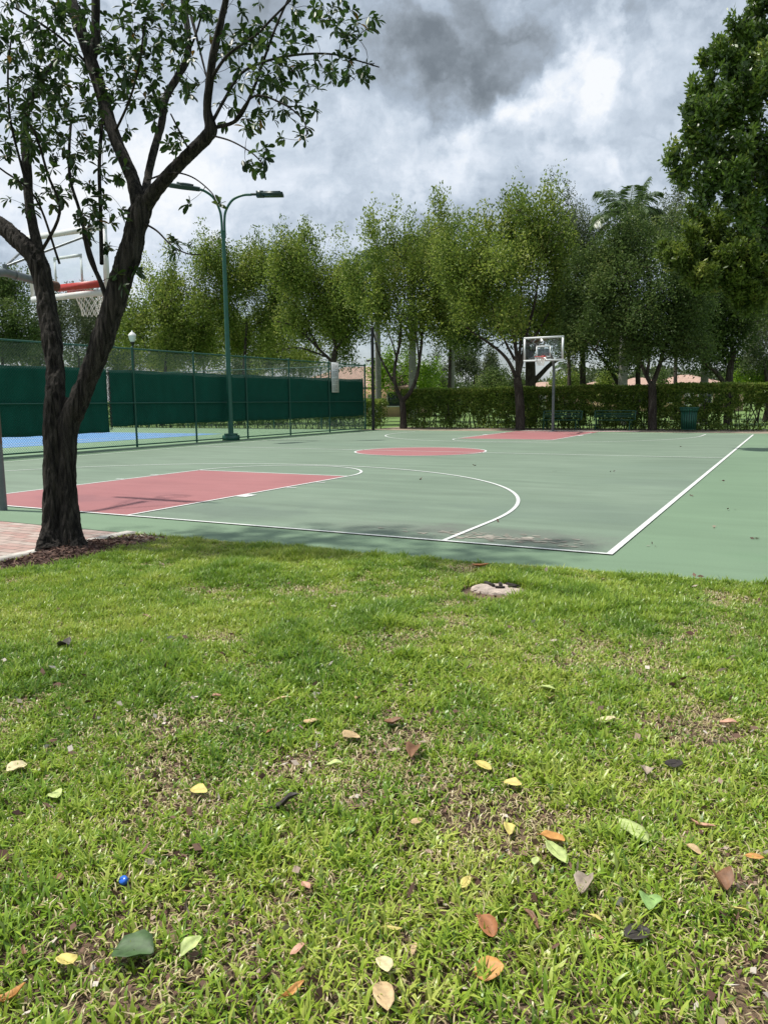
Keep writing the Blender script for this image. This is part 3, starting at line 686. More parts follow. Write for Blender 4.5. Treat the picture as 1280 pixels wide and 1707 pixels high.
def bgtree(name, label, cat, limbs, ells, nclump, nleaf, leaf=(.13, .07), stops=None, bk='bark', plume=.55, group=None, dens=1.0, upw=1.6, trunk_r=.16):
    """limbs: [(points, r0, r1)], first one starts at the ground; ells: (px, py, rx, ry, depth) crown lobes"""
    base = V(*limbs[0][0][0]); base[2] = 0
    root = thing(name, base, label, cat, group)
    sk = Skel(); e0 = None
    for pts, r0, r1 in limbs:
        pr = -1 if not sk.p else sk.near(V(*pts[0]))
        sk.limb(pts, r0, r1, pr)
    E_ = [(at(x, y, d), rx*d/F_PX, ry*d/F_PX, rx, ry) for x, y, rx, ry, d in ells]
    T = ell_targets(E_, nclump)
    st = min(len(sk.p)-1, 4)
    sk.grow(T, st, 3, .10, 0, .012, upw)
    mb = MB()
    sk.mesh(mb, 7); mb.build('trunk', M[bk], root, True)
    lf = MB(); tips = np.array([sk.p[i] for i in sk.tips]); k = len(tips)
    cnt = np.maximum(6, (3.0*nleaf*(.35+1.3*rs.rand(k)))).astype(int)
    idx = np.repeat(np.arange(k), cnt); n = len(idx)
    sg = .28*dens
    off = np.clip(rs.randn(n, 3), -1.7, 1.7)*V(sg, sg, sg*(1+plume)); off[:, :2] *= np.exp(-.35*off[:, 2:]/(sg*(1+plume))); P = tips[idx]+off
    ctr = np.mean([e[0] for e in E_], 0)
    D = unit(P-ctr)*.5+rs.randn(n, 3)*.8+V(0, 0, plume*.6)
    ct = np.clip(.5+.22*rs.randn(k), 0, 1)
    tint = np.clip(ct[idx]+.13*rs.randn(n), 0, 1)
    leaves(lf, P, D, 1.0*leaf[0]*(.6+.7*rs.rand(n)), 1.05*leaf[1]*(.7+.5*rs.rand(n)), tint)
    lf.build('crown', M[stops], root)
    return root
OLIVE = [(0, (.06, .108, .016)), (.4, (.15, .22, .034)), (.75, (.26, .325, .055)), (1, (.35, .38, .10))]
M['olive'] = leafmat('olive_leaves', OLIVE, .55, .46, .25)
M['dgreen'] = leafmat('dark_green_leaves', [(0, (.03, .056, .013)), (.5, (.075, .122, .030)), (.85, (.13, .185, .046)), (1, (.19, .23, .07))], .55, .38, .2)
M['ggreen'] = leafmat('grey_green_leaves', [(0, (.035, .055, .022)), (.5, (.085, .115, .05)), (1, (.19, .22, .12))], .55, .38, .25)
M['rolive'] = leafmat('right_olive_leaves', [(0, (.04, .07, .011)), (.5, (.105, .16, .023)), (.85, (.18, .235, .036)), (1, (.26, .29, .06))], .45, .38, .3)
M['lime'] = leafmat('lime_leaves', [(0, (.09, .20, .008)), (.5, (.20, .36, .015)), (1, (.32, .45, .05))])
M['glossy'] = leafmat('glossy_leaves', [(0, (.014, .034, .008)), (.5, (.032, .072, .014)), (.85, (.06, .115, .02)), (.97, (.10, .14, .03)), (1, (.16, .10, .02))], .42, .28, .35)
M['rightleaf'] = leafmat('deep_green_leaves', [(0, (.035, .07, .013)), (.5, (.095, .165, .025)), (.85, (.17, .25, .042)), (1, (.27, .32, .06))], .38, .36, .6)

def px(pts, d): return [at(x, y, d+(q[0] if q else 0)) for x, y, *q in pts]
def onground(x, y, d): p = at(x, y, d); p[2] = -.05; return p
# the row of three in front of the hedge
def row_tree(label, base, ells, trunks, *a, **k):
    b = ground(*base); b[2] = -.06; d = float((b-CAM)@FW); limbs = []
    for i, (pts, r0, r1) in enumerate(trunks):
        P = px(pts, d)
        if i == 0: P = [b]+P
        limbs.append((P, r0, r1))
    return bgtree('leafy_tree', label, 'tree', limbs, [(x, y, rx, ry, d+dd) for x, y, rx, ry, dd in ells], *a, **k, group='trees around the courts')
row_tree('many-stemmed slender tree with olive crown, just right of the black post', (672, 714.5),
    [(628, 440, 42, 75, 0), (700, 415, 55, 72, .5), (730, 460, 38, 70, 0), (650, 505, 52, 50, -.5), (730, 520, 40, 38, 0), (600, 470, 30, 55, .5), (690, 520, 60, 60, 0)],
    [([(672, 690), (670, 668)], .19, .15), ([(670, 668), (661, 648), (657, 625), (661, 595), (668, 560), (664, 520), (655, 470)], .11, .035), ([(658, 640), (642, 612), (630, 585), (622, 550), (612, 500)], .07, .02), ([(662, 600), (655, 575), (645, 545), (640, 500)], .05, .02),
     ([(671, 668), (683, 655), (694, 630), (699, 600), (703, 565), (700, 540), (712, 480), (716, 430)], .12, .03), ([(698, 600), (694, 560), (686, 525), (680, 470)], .05, .02), ([(664, 590), (668, 540), (675, 490), (672, 430)], .06, .02), ([(701, 560), (710, 545), (727, 500), (740, 470)], .05, .02)],
    330, 32, (.15, .075), 'olive', plume=.9, dens=.92)
row_tree('broad spreading olive-leaved tree rooted left of the far hoop', (867, 716.5),
    [(842, 375, 62, 52, 0), (890, 385, 52, 55, .5), (800, 430, 50, 62, 0), (925, 440, 42, 70, .5), (860, 450, 85, 55, 0), (790, 505, 50, 42, -.5), (905, 510, 50, 42, 0), (760, 470, 30, 50, .5), (850, 530, 40, 25, -1)],
    [([(867, 690), (865, 655), (862, 630)], .24, .20), ([(864, 640), (850, 607), (835, 588), (812, 570), (785, 552), (765, 530)], .10, .03), ([(863, 632), (862, 600), (856, 560), (848, 510), (846, 440)], .13, .03), ([(863, 628), (872, 590), (880, 545), (892, 500), (900, 430)], .12, .03), ([(858, 600), (842, 570), (825, 530), (812, 480)], .07, .02), ([(874, 585), (895, 555), (915, 520), (930, 480)], .06, .02), ([(864, 610), (868, 560), (868, 500), (870, 420)], .08, .02)],
    430, 36, (.15, .075), 'olive', plume=1.0, dens=1.0)
row_tree('dense dark green round tree right of the far hoop', (1087, 717),
    [(1050, 410, 62, 70, 0), (1120, 430, 60, 75, .5), (1010, 480, 55, 70, 0), (1075, 490, 95, 80, -.5), (1140, 510, 62, 70, 0), (1000, 560, 50, 42, -.5), (1060, 565, 60, 42, -1), (1140, 575, 55, 45, 0), (965, 500, 35, 60, .5)],
    [([(1087, 690), (1087, 655), (1086, 640)], .20, .17), ([(1086, 645), (1074, 620), (1062, 590), (1050, 545), (1045, 480)], .10, .03), ([(1087, 642), (1098, 612), (1106, 580), (1112, 540), (1120, 470)], .12, .03), ([(1078, 625), (1082, 590), (1080, 530), (1085, 450)], .08, .03), ([(1100, 605), (1125, 585), (1150, 560)], .05, .02)],
    560, 50, (.12, .065), 'dgreen', plume=.35, dens=1.0)

def btree(label, bx, d, ells, ncl, nl, stops, limbs=None, bk='bark', leaf=(.17, .085), r=.2, plume=.7, dens=1.15, name='leafy_tree'):
    b = at(bx, 700, d); b[2] = -.06
    e = ells[0]; c = at(e[0], e[1], d)
    lb = [([b, b+V(.1, .1, 1.4), (b+V(0, 0, 1.4))*.4+c*.6], r, r*.4)] if limbs is None else [([b]+px(limbs[0][0], d), limbs[0][1], limbs[0][2])]+[(px(p, d), r0, r1) for p, r0, r1 in limbs[1:]]
    return bgtree(name, label, 'tree', lb, [(x, y, rx, ry, d+(q[0] if q else 0)) for x, y, rx, ry, *q in ells], ncl, nl, leaf, stops, bk, plume, 'trees around the courts', dens)
btree('dark green tree at the far left edge behind the near hoop', 5, 50, [(5, 520, 62, 70), (30, 470, 35, 40), (40, 545, 50, 45)], 150, 50, 'dgreen')
btree('thin greyish tree seen between the two stems of the near trunk', 130, 58, [(135, 545, 60, 55), (110, 510, 40, 40)], 120, 40, 'ggreen')
btree('broad olive tree behind the white acorn lantern', 270, 52, [(285, 520, 55, 68), (245, 540, 45, 60), (330, 500, 45, 65), (300, 570, 70, 35)], 260, 46, 'olive')
btree('tall olive tree behind the court light pole', 400, 53, [(420, 455, 48, 65), (370, 480, 45, 70), (460, 470, 50, 65), (410, 550, 85, 50)], 340, 46, 'olive')
btree('olive tree with bare pale branches showing low, left of the notice', 555, 48, [(530, 455, 55, 70), (580, 490, 40, 75), (485, 440, 45, 55), (520, 530, 55, 40), (575, 560, 35, 30)], 310, 42, 'olive',
      [([(556, 640), (556, 600), (560, 580)], .22, .16), ([(556, 605), (530, 580), (505, 555), (480, 540), (455, 535)], .10, .03), ([(530, 580), (505, 530), (490, 505), (465, 490)], .09, .02), ([(560, 585), (555, 545), (570, 510), (580, 470)], .1, .02), ([(545, 595), (500, 580), (470, 583)], .06, .02), ([(560, 580), (590, 545), (598, 500)], .08, .02), ([(510, 560), (520, 500), (525, 450)], .07, .02)], 'bark')
btree('distant olive tree filling between the lantern and the light pole', 340, 66, [(340, 545, 75, 60), (250, 565, 60, 40), (300, 605, 110, 36), (400, 610, 80, 30)], 240, 55, 'olive', leaf=(.2, .1))
btree('distant olive tree low behind the fence corner', 500, 68, [(500, 550, 80, 60), (430, 560, 60, 45), (585, 545, 30, 45), (480, 608, 90, 30)], 190, 55, 'olive', leaf=(.2, .1))
btree('far left background tree behind the dark edge tree', 60, 62, [(70, 560, 60, 45), (180, 555, 60, 55), (130, 600, 130, 36)], 150, 50, 'dgreen', leaf=(.2, .1))
btree('olive tree behind the slender many-stemmed tree', 745, 52, [(755, 465, 42, 85), (720, 430, 40, 60), (770, 540, 50, 40)], 220, 42, 'olive')
btree('wispy grey-green tree rising behind the broad olive tree', 945, 50, [(945, 390, 42, 62), (975, 430, 40, 60), (940, 470, 45, 60)], 220, 36, 'ggreen', leaf=(.14, .06))
btree('dark heavy-limbed tree behind the hedge at the far hoop', 884, 44, [(905, 545, 75, 30), (830, 540, 60, 30), (960, 520, 45, 40), (770, 550, 40, 30)], 190, 44, 'dgreen',
      [([(884, 660), (884, 610), (882, 585)], .34, .26), ([(886, 640), (900, 625), (918, 607), (938, 595), (962, 585), (985, 560)], .17, .05), ([(882, 590), (875, 560), (860, 530)], .14, .04), ([(884, 595), (900, 560), (915, 530)], .14, .04)])
btree('dark straight-trunked tree left of the dense dark tree', 971, 45, [(975, 545, 35, 40), (985, 500, 45, 45), (950, 560, 30, 20)], 120, 44, 'dgreen', [([(971, 655), (971, 600), (970, 560)], .2, .15), ([(970, 570), (985, 530), (990, 490)], .1, .04)])
btree('dark tree with slanting limb behind the hedge left of the litter bin', 1058, 44, [(1020, 590, 50, 20), (1060, 570, 40, 30)], 60, 40, 'dgreen', [([(1063, 660), (1063, 620), (1068, 590)], .17, .12), ([(1034, 650), (1022, 625), (1005, 600), (990, 580)], .13, .05)])
btree('dark forked tree behind the hedge right of the litter bin', 1212, 42, [(1190, 540, 60, 50), (1150, 480, 50, 80), (1230, 510, 45, 60), (1220, 570, 30, 30)], 260, 48, 'dgreen', [([(1214, 655), (1216, 620), (1222, 580)], .22, .16), ([(1206, 640), (1192, 620), (1175, 606), (1165, 590)], .13, .07)])
btree('grey-green tree behind the dense dark tree under the right crown', 1120, 52, [(1130, 390, 50, 60), (1170, 420, 50, 60)], 150, 40, 'ggreen', leaf=(.15, .07))
btree('pale grey-green tree at the right edge beyond the hedge', 1275, 46, [(1270, 560, 50, 62), (1300, 500, 50, 60), (1240, 590, 30, 25)], 190, 50, 'ggreen', leaf=(.12, .06))
btree('small grey-green tree between the palm trunk and the far hoop', 790, 78, [(790, 605, 45, 35), (820, 615, 25, 22), (740, 610, 40, 35)], 120, 46, 'ggreen', leaf=(.2, .1))
btree('bright lime bush glowing over the hedge at right', 1262, 48, [(1255, 630, 34, 16), (1285, 625, 25, 18)], 60, 50, 'lime', r=.06, name='flowering_bush')
btree('yellow-green bush behind the many-stemmed tree', 690, 56, [(705, 625, 30, 28), (650, 625, 30, 22)], 60, 44, 'lime', r=.06, name='flowering_bush')

btree('rounded dark shrub-like tree beyond the hedge, left of the broad tree', 840, 66, [(835, 640, 40, 18), (800, 645, 40, 18)], 70, 46, 'dgreen', r=.08)
btree('low green tree beyond the hedge between the two orange roofs', 1020, 70, [(1015, 640, 22, 14), (945, 642, 24, 12)], 60, 46, 'olive', r=.08)
btree('low green tree beyond the hedge at the far right', 1215, 66, [(1215, 632, 26, 18), (1100, 640, 14, 10)], 60, 46, 'dgreen', r=.08)
btree('low bushy tree beyond the hedge, behind the many-stemmed tree', 715, 72, [(720, 640, 36, 22), (665, 640, 28, 20)], 80, 46, 'dgreen', r=.08)
# far tree line: reads as one mass
ft = MB(); n = 26000
ang = rs.rand(n); P = np.stack([-130+200*ang, np.full(n, 125.)+rs.rand(n)*14, 0*ang], -1); hgt = 3.0+4.5*fbm(np.stack([P[:, 0]*.09, 0*ang, 0*ang], -1), 4, 2); P[:, 2] = hgt*rs.rand(n)**.7
leaves(ft, P, rs.randn(n, 3)+V(0, 0, .5), .9*(.6+rs.rand(n)), .5, np.clip(fbm(P*V(.2, .2, .6), 3, 9)+.12*rs.randn(n), 0, 1))
tag(ft.build('distant_trees', M['ggreen']), 'hazy line of distant trees on the horizon beyond the houses', 'trees', kind='stuff')

# royal palms behind the hedge
M['frond'] = leafmat('palm_fronds', [(0, (.03, .06, .02)), (.5, (.10, .16, .06)), (1, (.17, .24, .10))], .4)
def frond(mb, o, az, elev, L, droop):
    k = 14; pts = []; e = V(math.cos(az), math.sin(az), 0)
    for i in range(k+1):
        u = i/k; pts.append(o+e*L*(u*math.cos(elev)-.10*u*u*droop)+V(0, 0, L*(u*math.sin(elev)-.55*droop*u*u)))
    mb.tube(pts, np.linspace(.035, .006, k+1), 4, False)
    P = np.array(pts); T = unit(np.gradient(P, axis=0)); m_ = 46
    u = np.linspace(.14, 1, m_)*k; i0 = np.minimum(u.astype(int), k-1); fr = (u-i0)[:, None]
    B = P[i0]*(1-fr)+P[i0+1]*fr; Tt = T[i0]; S = unit(np.cross(Tt, V(0, 0, 1)))
    for sd in (-1, 1):
        D = unit(S*sd+Tt*.55+V(0, 0, -.35)+rs.randn(m_, 3)*.12); ln = .85*np.sin(np.linspace(.35, 2.9, m_))+.12
        n = m_; N = np.cross(D, Tt); wv = unit(np.cross(D, N))*.028
        end = B+D*ln[:, None]*.75; tip = B+D*ln[:, None]-V(0, 0, 1)*ln[:, None]*.30
        v = np.stack([B, B+D*ln[:, None]*.4+wv, end+wv*.7-V(0, 0, .04), tip, end-wv*.7-V(0, 0, .04), B+D*ln[:, None]*.4-wv], 1).reshape(-1, 3)
        mb.add(v, np.arange(n)[:, None]*6+np.arange(6)[None], np.repeat(np.clip(.5+.2*rs.randn(n), 0, 1), 6))
def palm(label, x, d, ytop, r, crown=13, L=2.6, lean=0, bk='palm_bark'):
    b = at(x, 690, d); b[2] = -.05; z = at(x, ytop, d)[2]; t = V(b[0]+lean, b[1], z)
    root = thing('palm_tree', (b[0], b[1], 0), label, 'palm tree', 'palms behind the hedge')
    ps = [b+(t-b)*u for u in (0, .12, .35, .6, .85, 1)]
    MB().tube(smoothpath(ps, 4), np.interp(np.linspace(0, 1, 21), [0, .1, .4, .8, 1], [r*1.25, r*1.05, r, r*.9, r*.75]), 14, disp=lambda p, th, R: 1+.02*np.sin(p[..., 2]*30)).build('trunk', M[bk], root, True)
    MB().tube([t, t+V(0, 0, .9), t+V(0, 0, 1.3)], [r*.8, r*.62, r*.3], 12).build('crownshaft', mat('crownshaft_green', (.06, .12, .035), .5), root, True)
    fr = MB()
    for i in range(crown):
        frond(fr, t+V(0, 0, 1.2), i*2.4+.3, math.radians(68-52*i/crown), L*(.85+.3*rs.rand()), .55+.8*i/crown)
    fr.build('fronds', M['frond'], root)
palm('tall palm whose fronds rise over the dense dark tree', 1036, 43, 408, .24, 15, 2.9)
palm('palm trunk pale grey like a post, left of the far hoop and broad tree', 753, 56, 480, .19)
palm('palm trunk right behind the black post', 631, 55, 480, .21)
palm('leaning pale palm trunk behind the many-stemmed tree', 688, 54, 470, .26)
palm('pale palm trunk beside the slanting limb, right of the litter bin', 1171, 44, 470, .21)
palm('tiny distant palm by the far hoop pole', 942, 100, 632, .10, 9, 2.0)

# hedge
def hedge(label, x0, x1, y0, y1, h, dens, seed):
    root = thing('clipped_hedge', ((x0+x1)/2, (y0+y1)/2, 0), label, 'hedge', 'clipped hedges')
    lf = MB(); L = x1-x0; n = int(L*dens)
    X = x0+rs.rand(n)*L; u = rs.rand(n); Z = .05+(h-.05)*u**.72
    Yf = rs.rand(n); sid = rs.rand(n)
    Y = np.where(sid < .42, y0+np.abs(rs.randn(n))*.16, np.where(sid < .6, y1-np.abs(rs.randn(n))*.2, y0+Yf*(y1-y0)))
    top = sid > .80; Z = np.where(top, h-np.abs(rs.randn(n))*.10, Z)
    bump = (fbm(np.stack([X*1.3, Z*1.6, 0*X+seed], -1), 3, seed)-.5)
    Y = Y+bump*.35*np.where(Y < (y0+y1)/2, 1, -1); Z = Z+top*bump*.22
    keep = (fbm(np.stack([X*1.1, Z*1.5, 0*X+seed+4], -1), 3, seed+3) > .30+.09*np.clip((1.2-Z)/1.2, 0, 1)-.5*(Z > h-.38)) | (rs.rand(n) < .06)
    keep &= (fbm(np.stack([X*4.2, Z*4.6, 0*X+seed+9], -1), 2, seed+5) > .385+.05*np.clip((X-2)/8, 0, 1)-.3*(Z > h-.30)) | (rs.rand(n) < .08)
    P = np.stack([X, Y, Z], -1)[keep]; n = len(P)
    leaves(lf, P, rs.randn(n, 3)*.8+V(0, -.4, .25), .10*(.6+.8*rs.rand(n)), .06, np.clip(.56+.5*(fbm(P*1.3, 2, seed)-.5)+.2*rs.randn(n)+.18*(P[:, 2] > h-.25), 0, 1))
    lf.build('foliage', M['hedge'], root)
    st = MB()
    for x in np.arange(x0+.1, x1, .22):
        for _ in range(2):
            a = V(x+rs.randn()*.08, (y0+y1)/2+rs.randn()*.14, -.05); b = a+V(rs.randn()*.22, rs.randn()*.2, h*.55); c = b+V(rs.randn()*.2, rs.randn()*.25, h*.35)
            st.tube([a, b, c], [.022, .014, .005], 4, False)
    st.build('stems', M['bark'], root)
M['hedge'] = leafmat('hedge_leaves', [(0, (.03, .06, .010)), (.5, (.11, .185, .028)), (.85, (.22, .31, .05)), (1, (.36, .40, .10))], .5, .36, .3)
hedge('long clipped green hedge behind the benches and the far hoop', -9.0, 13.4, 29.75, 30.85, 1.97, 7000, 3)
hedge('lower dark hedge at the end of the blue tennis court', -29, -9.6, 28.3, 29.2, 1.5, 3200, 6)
# loose undergrowth in front of the hedge at right
ug = MB(); n = 2600
X = np.r_[rs.rand(n//2)*9+4.2, rs.rand(n//2)*17-9]; P = np.stack([X, 29.45+rs.randn(n)*.14, np.abs(rs.randn(n))*.16], -1)
leaves(ug, P, rs.randn(n, 3)*.6+V(0, -.2, .6), .12*(.6+.8*rs.rand(n)), .05, rs.rand(n)); tag(ug.build('undergrowth', M['hedge']), 'low loose weeds along the foot of the long hedge', 'weeds', kind='stuff')

# ------------------------------------------------------------------ houses beyond
M['tile'] = mat('terracotta_tiles', (.36, .235, .18), .85, noise=(3, .3, 8), bump=(9, .5))
M['stucco'] = mat('peach_stucco', (.62, .42, .27), .9, noise=(2, .12))
M['trim'] = mat('white_trim', (.7, .68, .64), .7)
M['pane'] = mat('window_pane', (.03, .045, .055), .12)
def house(label, x, d, w, dp, hw, hr, rz, stucco='stucco', tile='tile'):
    c = at(x, 660, d); c[2] = 0
    root = thing('stucco_house', c, label, 'house', 'houses beyond the hedge', rz)
    WL[root.name] = V(0, 0, 0)
    k = dict(parent=root, local=True)
    MB().box((0, 0, hw/2-.05), (w, dp, hw+.1)).build('wall', M[stucco], **k)
    e = .55; W, D = w/2+e, dp/2+e; rg = max(W-D, .2)
    rf = MB(); v = [(-W, -D, hw+.012), (W, -D, hw+.012), (W, D, hw+.012), (-W, D, hw+.012), (-rg, 0, hw+hr), (rg, 0, hw+hr)]
    v2 = [(a, b, z+.18) if i < 4 else (a, b, z) for i, (a, b, z) in enumerate(v)]
    rf.add(v2, [[0, 1, 5, 4], [2, 3, 4, 5]]).add(v2, [[1, 2, 5], [3, 0, 4]]); rf.add(v, [[3, 2, 1, 0]])
    for a, b in ((0, 1), (1, 2), (2, 3), (3, 0)): rf.add([v[a], v[b], v2[b], v2[a]], [[0, 1, 2, 3]])
    rf.build('roof', M[tile], **k)
    for q in (-.32, 0.05, .36):
        f_ = MB(); xx = q*w; zc = 1.55
        f_.box((xx, -dp/2-.02, zc+.66), (1.5, .06, .1)).box((xx, -dp/2-.02, zc-.66), (1.5, .06, .1)).box((xx-.7, -dp/2-.02, zc), (.1, .06, 1.22)).box((xx+.7, -dp/2-.02, zc), (.1, .06, 1.22))
        fo = f_.build('window', M['trim'], **k); WL[fo.name] = V(0, 0, 0)
        MB().box((xx, -dp/2-.005, zc), (1.3, .03, 1.22)).build('pane', M['pane'], parent=fo, local=True)
    MB().box((.2*w, -dp/2-.03, 1.0), (.95, .06, 2.05)).build('door', M['trim'], **k)
house('peach house with orange tiled roof just behind the fence corner and black post', 600, 78, 13, 10, 2.5, 2.3, .25)
house('small house with pale tiled roof low over the hedge right of the broad tree', 905, 105, 9, 8, 2.2, 1.5, -.15)
house('orange-roofed house showing between the palm and the dense dark tree', 1062, 92, 9, 8, 2.3, 1.5, .1)
house('house with wide terracotta roof beside the pale palm trunk at right', 1140, 86, 10, 9, 2.2, 1.7, -.2)
house('far house under a tan roof behind the heavy-limbed tree', 990, 112, 8, 8, 2.3, 1.5, .2)

# ------------------------------------------------------------------ tree in front
def near_tree():
    b0 = ground(107, 916); b0[2] = 0; D0 = float((b0-CAM)@FW)
    root = thing('leafy_tree', b0, 'nearest tree, dark forked trunk with furrowed bark in mulch beside brick paving', 'tree', 'trees around the courts')
    def P(pts, s=1.0): return [at(x, y, D0+dd) for x, y, r, dd in pts], [r*(.85 if r > 5 else 1)*(D0+dd)/F_PX*s for x, y, r, dd in pts]
    tr = MB()
    def furrow(amp, lobes, seed):
        def d_(p, th, R):
            q = p*V(20, 20, 2.2); a = fbm(q+seed, 4, seed); b_ = fbm(p*V(55, 55, 6)+seed, 3, seed+2)
            rid = 1-np.abs(2*a-1)
            return 1+amp*(rid-.80)*2.6+amp*1.5*(b_-.5)+.055*np.cos(lobes*th+p[..., 2]*.6+seed)*np.clip(R/.12, 0, 1)
        return d_
    def big(pts, n=40, sub=14, amp=.13, lobes=3, seed=1, cap=True):
        p, r = P(pts); pp = smoothpath(p, sub); rr = np.interp(np.linspace(0, len(r)-1, len(pp)), np.arange(len(r)), r)
        tr.tube(pp, rr, n, cap, furrow(amp, lobes, seed))
        return p, r
    sk = Skel()
    LB = []
    # two fused stems make the lower trunk
    LB.append(big([(89, 922, 32, -.05), (88, 908, 27, -.02), (89, 880, 21, 0), (90, 830, 19, 0), (90, 770, 18, 0), (89, 710, 18, 0), (92, 660, 18, .03), (93, 620, 17, .08), (88, 570, 18, .12), (82, 530, 18, .16), (76, 490, 17, .2), (68, 450, 18, .22), (56, 425, 17, .25), (30, 400, 16, .32), (2, 376, 15, .4), (-40, 350, 13, .5), (-90, 300, 11, .6)], 72, 26, .15, 3, 1))
    LB.append(big([(128, 922, 30, .0), (124, 908, 24, 0), (118, 880, 20, 0), (114, 830, 18, 0), (112, 770, 18, 0), (114, 715, 19, .0), (127, 680, 20, -.03), (144, 640, 18, -.06), (160, 600, 19, -.08), (172, 565, 21, -.1), (183, 530, 20, -.12), (193, 500, 21, -.14), (204, 460, 21, -.15), (216, 425, 22, -.15), (226, 385, 20, -.15), (234, 355, 21, -.15), (240, 330, 17, -.15)], 72, 26, .15, 3, 5))
    big([(106, 925, 30, .10), (106, 905, 22, .09), (104, 870, 16, .09), (102, 800, 14, .09), (102, 740, 14, .08), (108, 690, 14, .06), (118, 665, 10, .05)], 64, 24, .16, 4, 9)
    big([(60, 932, 5, -.12), (74, 918, 9, -.07), (83, 895, 11, -.03), (88, 860, 8, 0)], 20, 8, .16, 2, 11)
    big([(152, 928, 5, -.05), (139, 914, 9, -.03), (130, 892, 11, -.01), (122, 850, 8, 0)], 20, 8, .16, 2, 12)
    # limbs
    LB.append(big([(232, 345, 15, -.13), (222, 300, 13, -.05), (206, 262, 12, .05), (186, 212, 12, .12), (168, 150, 12, .2), (150, 95, 12, .28), (130, 35, 11, .36), (112, -30, 10, .45), (98, -110, 8, .55)], 28, 10, .10, 2, 3))
    LB.append(big([(150, 105, 9, .27), (158, 80, 8.5, .24), (160, 40, 8, .22), (160, -10, 8, .2), (158, -90, 6, .2)], 22, 8, .09, 2, 6))
    LB.append(big([(242, 330, 9, -.12), (246, 300, 7.5, .1), (256, 255, 7.5, .3), (270, 205, 7, .5), (276, 165, 7, .62), (298, 125, 7, .75), (313, 95, 6.5, .85), (313, 50, 6, .95), (306, 0, 5.5, 1.05), (300, -70, 4.5, 1.15)], 20, 8, .09, 2, 2))
    LB.append(big([(240, 345, 15, -.16), (262, 315, 13, -.25), (290, 283, 12, -.34), (318, 255, 12, -.42), (345, 228, 12, -.5), (352, 214, 12, -.52), (346, 182, 8, -.55), (350, 135, 8, -.6), (356, 90, 7.5, -.65), (368, 40, 7, -.72), (378, -10, 6, -.8), (386, -80, 5, -.9)], 26, 10, .10, 2, 7))
    LB.append(big([(70, 440, 10, .24), (61, 400, 10, .3), (50, 345, 9, .38), (46, 285, 9, .45), (42, 225, 8, .55), (46, 180, 7, .6), (62, 145, 6, .7), (82, 115, 5.5, .8), (100, 98, 4, .85)], 20, 8, .09, 2, 8))
    # thin traced branches
    TH = [([(354, 214, 3.2, -.52), (395, 200, 3, -.6), (420, 155, 2.6, -.65), (440, 100, 2.2, -.7), (462, 40, 2, -.75), (485, -10, 1.6, -.8)], 1),
          ([(356, 200, 3, -.55), (375, 165, 2.6, -.45), (400, 125, 2.4, -.35), (435, 105, 2.2, -.3), (490, 92, 2, -.2), (550, 90, 1.6, -.1), (592, 100, 1.3, 0), (632, 112, 1, .1)], 1),
          ([(350, 135, 3, -.6), (380, 92, 2.5, -.8), (425, 60, 2.2, -.95), (455, 30, 2, -1.05), (485, 0, 1.6, -1.1)], 1),
          ([(392, 200, 2, -.6), (425, 160, 1.8, -.85), (475, 175, 1.5, -1.0), (505, 200, 1.2, -1.05), (512, 222, 1, -1.05)], 1),
          ([(170, 440, 3.5, -.1), (168, 350, 3.2, .05), (166, 280, 3, .15), (170, 215, 2.8, .25), (178, 150, 2, .4)], 1),
          ([(160, 450, 3.5, -.1), (145, 400, 3, .0), (133, 350, 2.8, .1), (118, 300, 2.6, .2), (116, 250, 2.4, .3), (120, 190, 2, .4)], 1),
          ([(186, 520, 4.5, -.12), (168, 470, 4, -.15), (150, 430, 3.6, -.18), (140, 390, 3, -.2)], 1),
          ([(64, 430, 3, .25), (100, 355, 2.4, .0), (80, 290, 2.2, -.2), (62, 230, 2, -.3), (40, 190, 1.5, -.4)], 1),
          ([(100, 440, 2, .2), (60, 330, 1.8, -.1), (0, 280, 1.5, -.3)], 1),
          ([(40, 290, 2.2, .4), (18, 200, 2, .3), (14, 120, 1.6, .2), (20, 60, 1.3, .1)], 1),
          ([(320, 30, 3, .9), (330, 70, 2, .7), (345, 130, 1.5, .5)], 1),
          ([(246, 300, 1.6, -.15), (285, 288, 1.4, -.4), (320, 295, 1.2, -.6), (352, 320, 1, -.75), (362, 340, .9, -.8)], 1),
          ([(236, 370, 2, -.15), (262, 385, 1.6, -.3), (285, 408, 1.3, -.5), (310, 422, 1.2, -.6), (335, 425, 1, -.7)], 1),
          ([(300, 120, 2.2, .75), (326, 60, 1.8, .6), (340, 10, 1.5, .4)], 1),
          ([(150, 110, 2.2, .27), (110, 70, 2, .1), (70, 40, 1.6, -.1), (20, 10, 1.4, -.3)], 1),
          ([(190, 225, 2.2, .1), (215, 170, 2, -.2), (232, 110, 1.8, -.4), (240, 50, 1.4, -.6)], 1),
          ([(318, 255, 1.8, -.42), (300, 220, 1.6, -.7), (285, 190, 1.3, -.9)], 1),
          ([(350, 225, 1.6, -.5), (385, 235, 1.4, -.8), (420, 255, 1.2, -1.0), (440, 275, 1, -1.1)], 1)]
    for pts, _ in TH:
        p, r = P(pts); pp = smoothpath(p, 6); tr.tube(pp, np.interp(np.linspace(0, len(r)-1, len(pp)), np.arange(len(r)), r), 7, False); LB.append((p, r))
    for p, r in LB[0:1]: sk.limb(p[12:], 9, 9, -1, 3)
    for p, r in LB[2:]: sk.limb(p[1:], 9, 9, -1, 3)
    for i in range(len(sk.r)): sk.r[i] = .012
    n0 = len(sk.p)
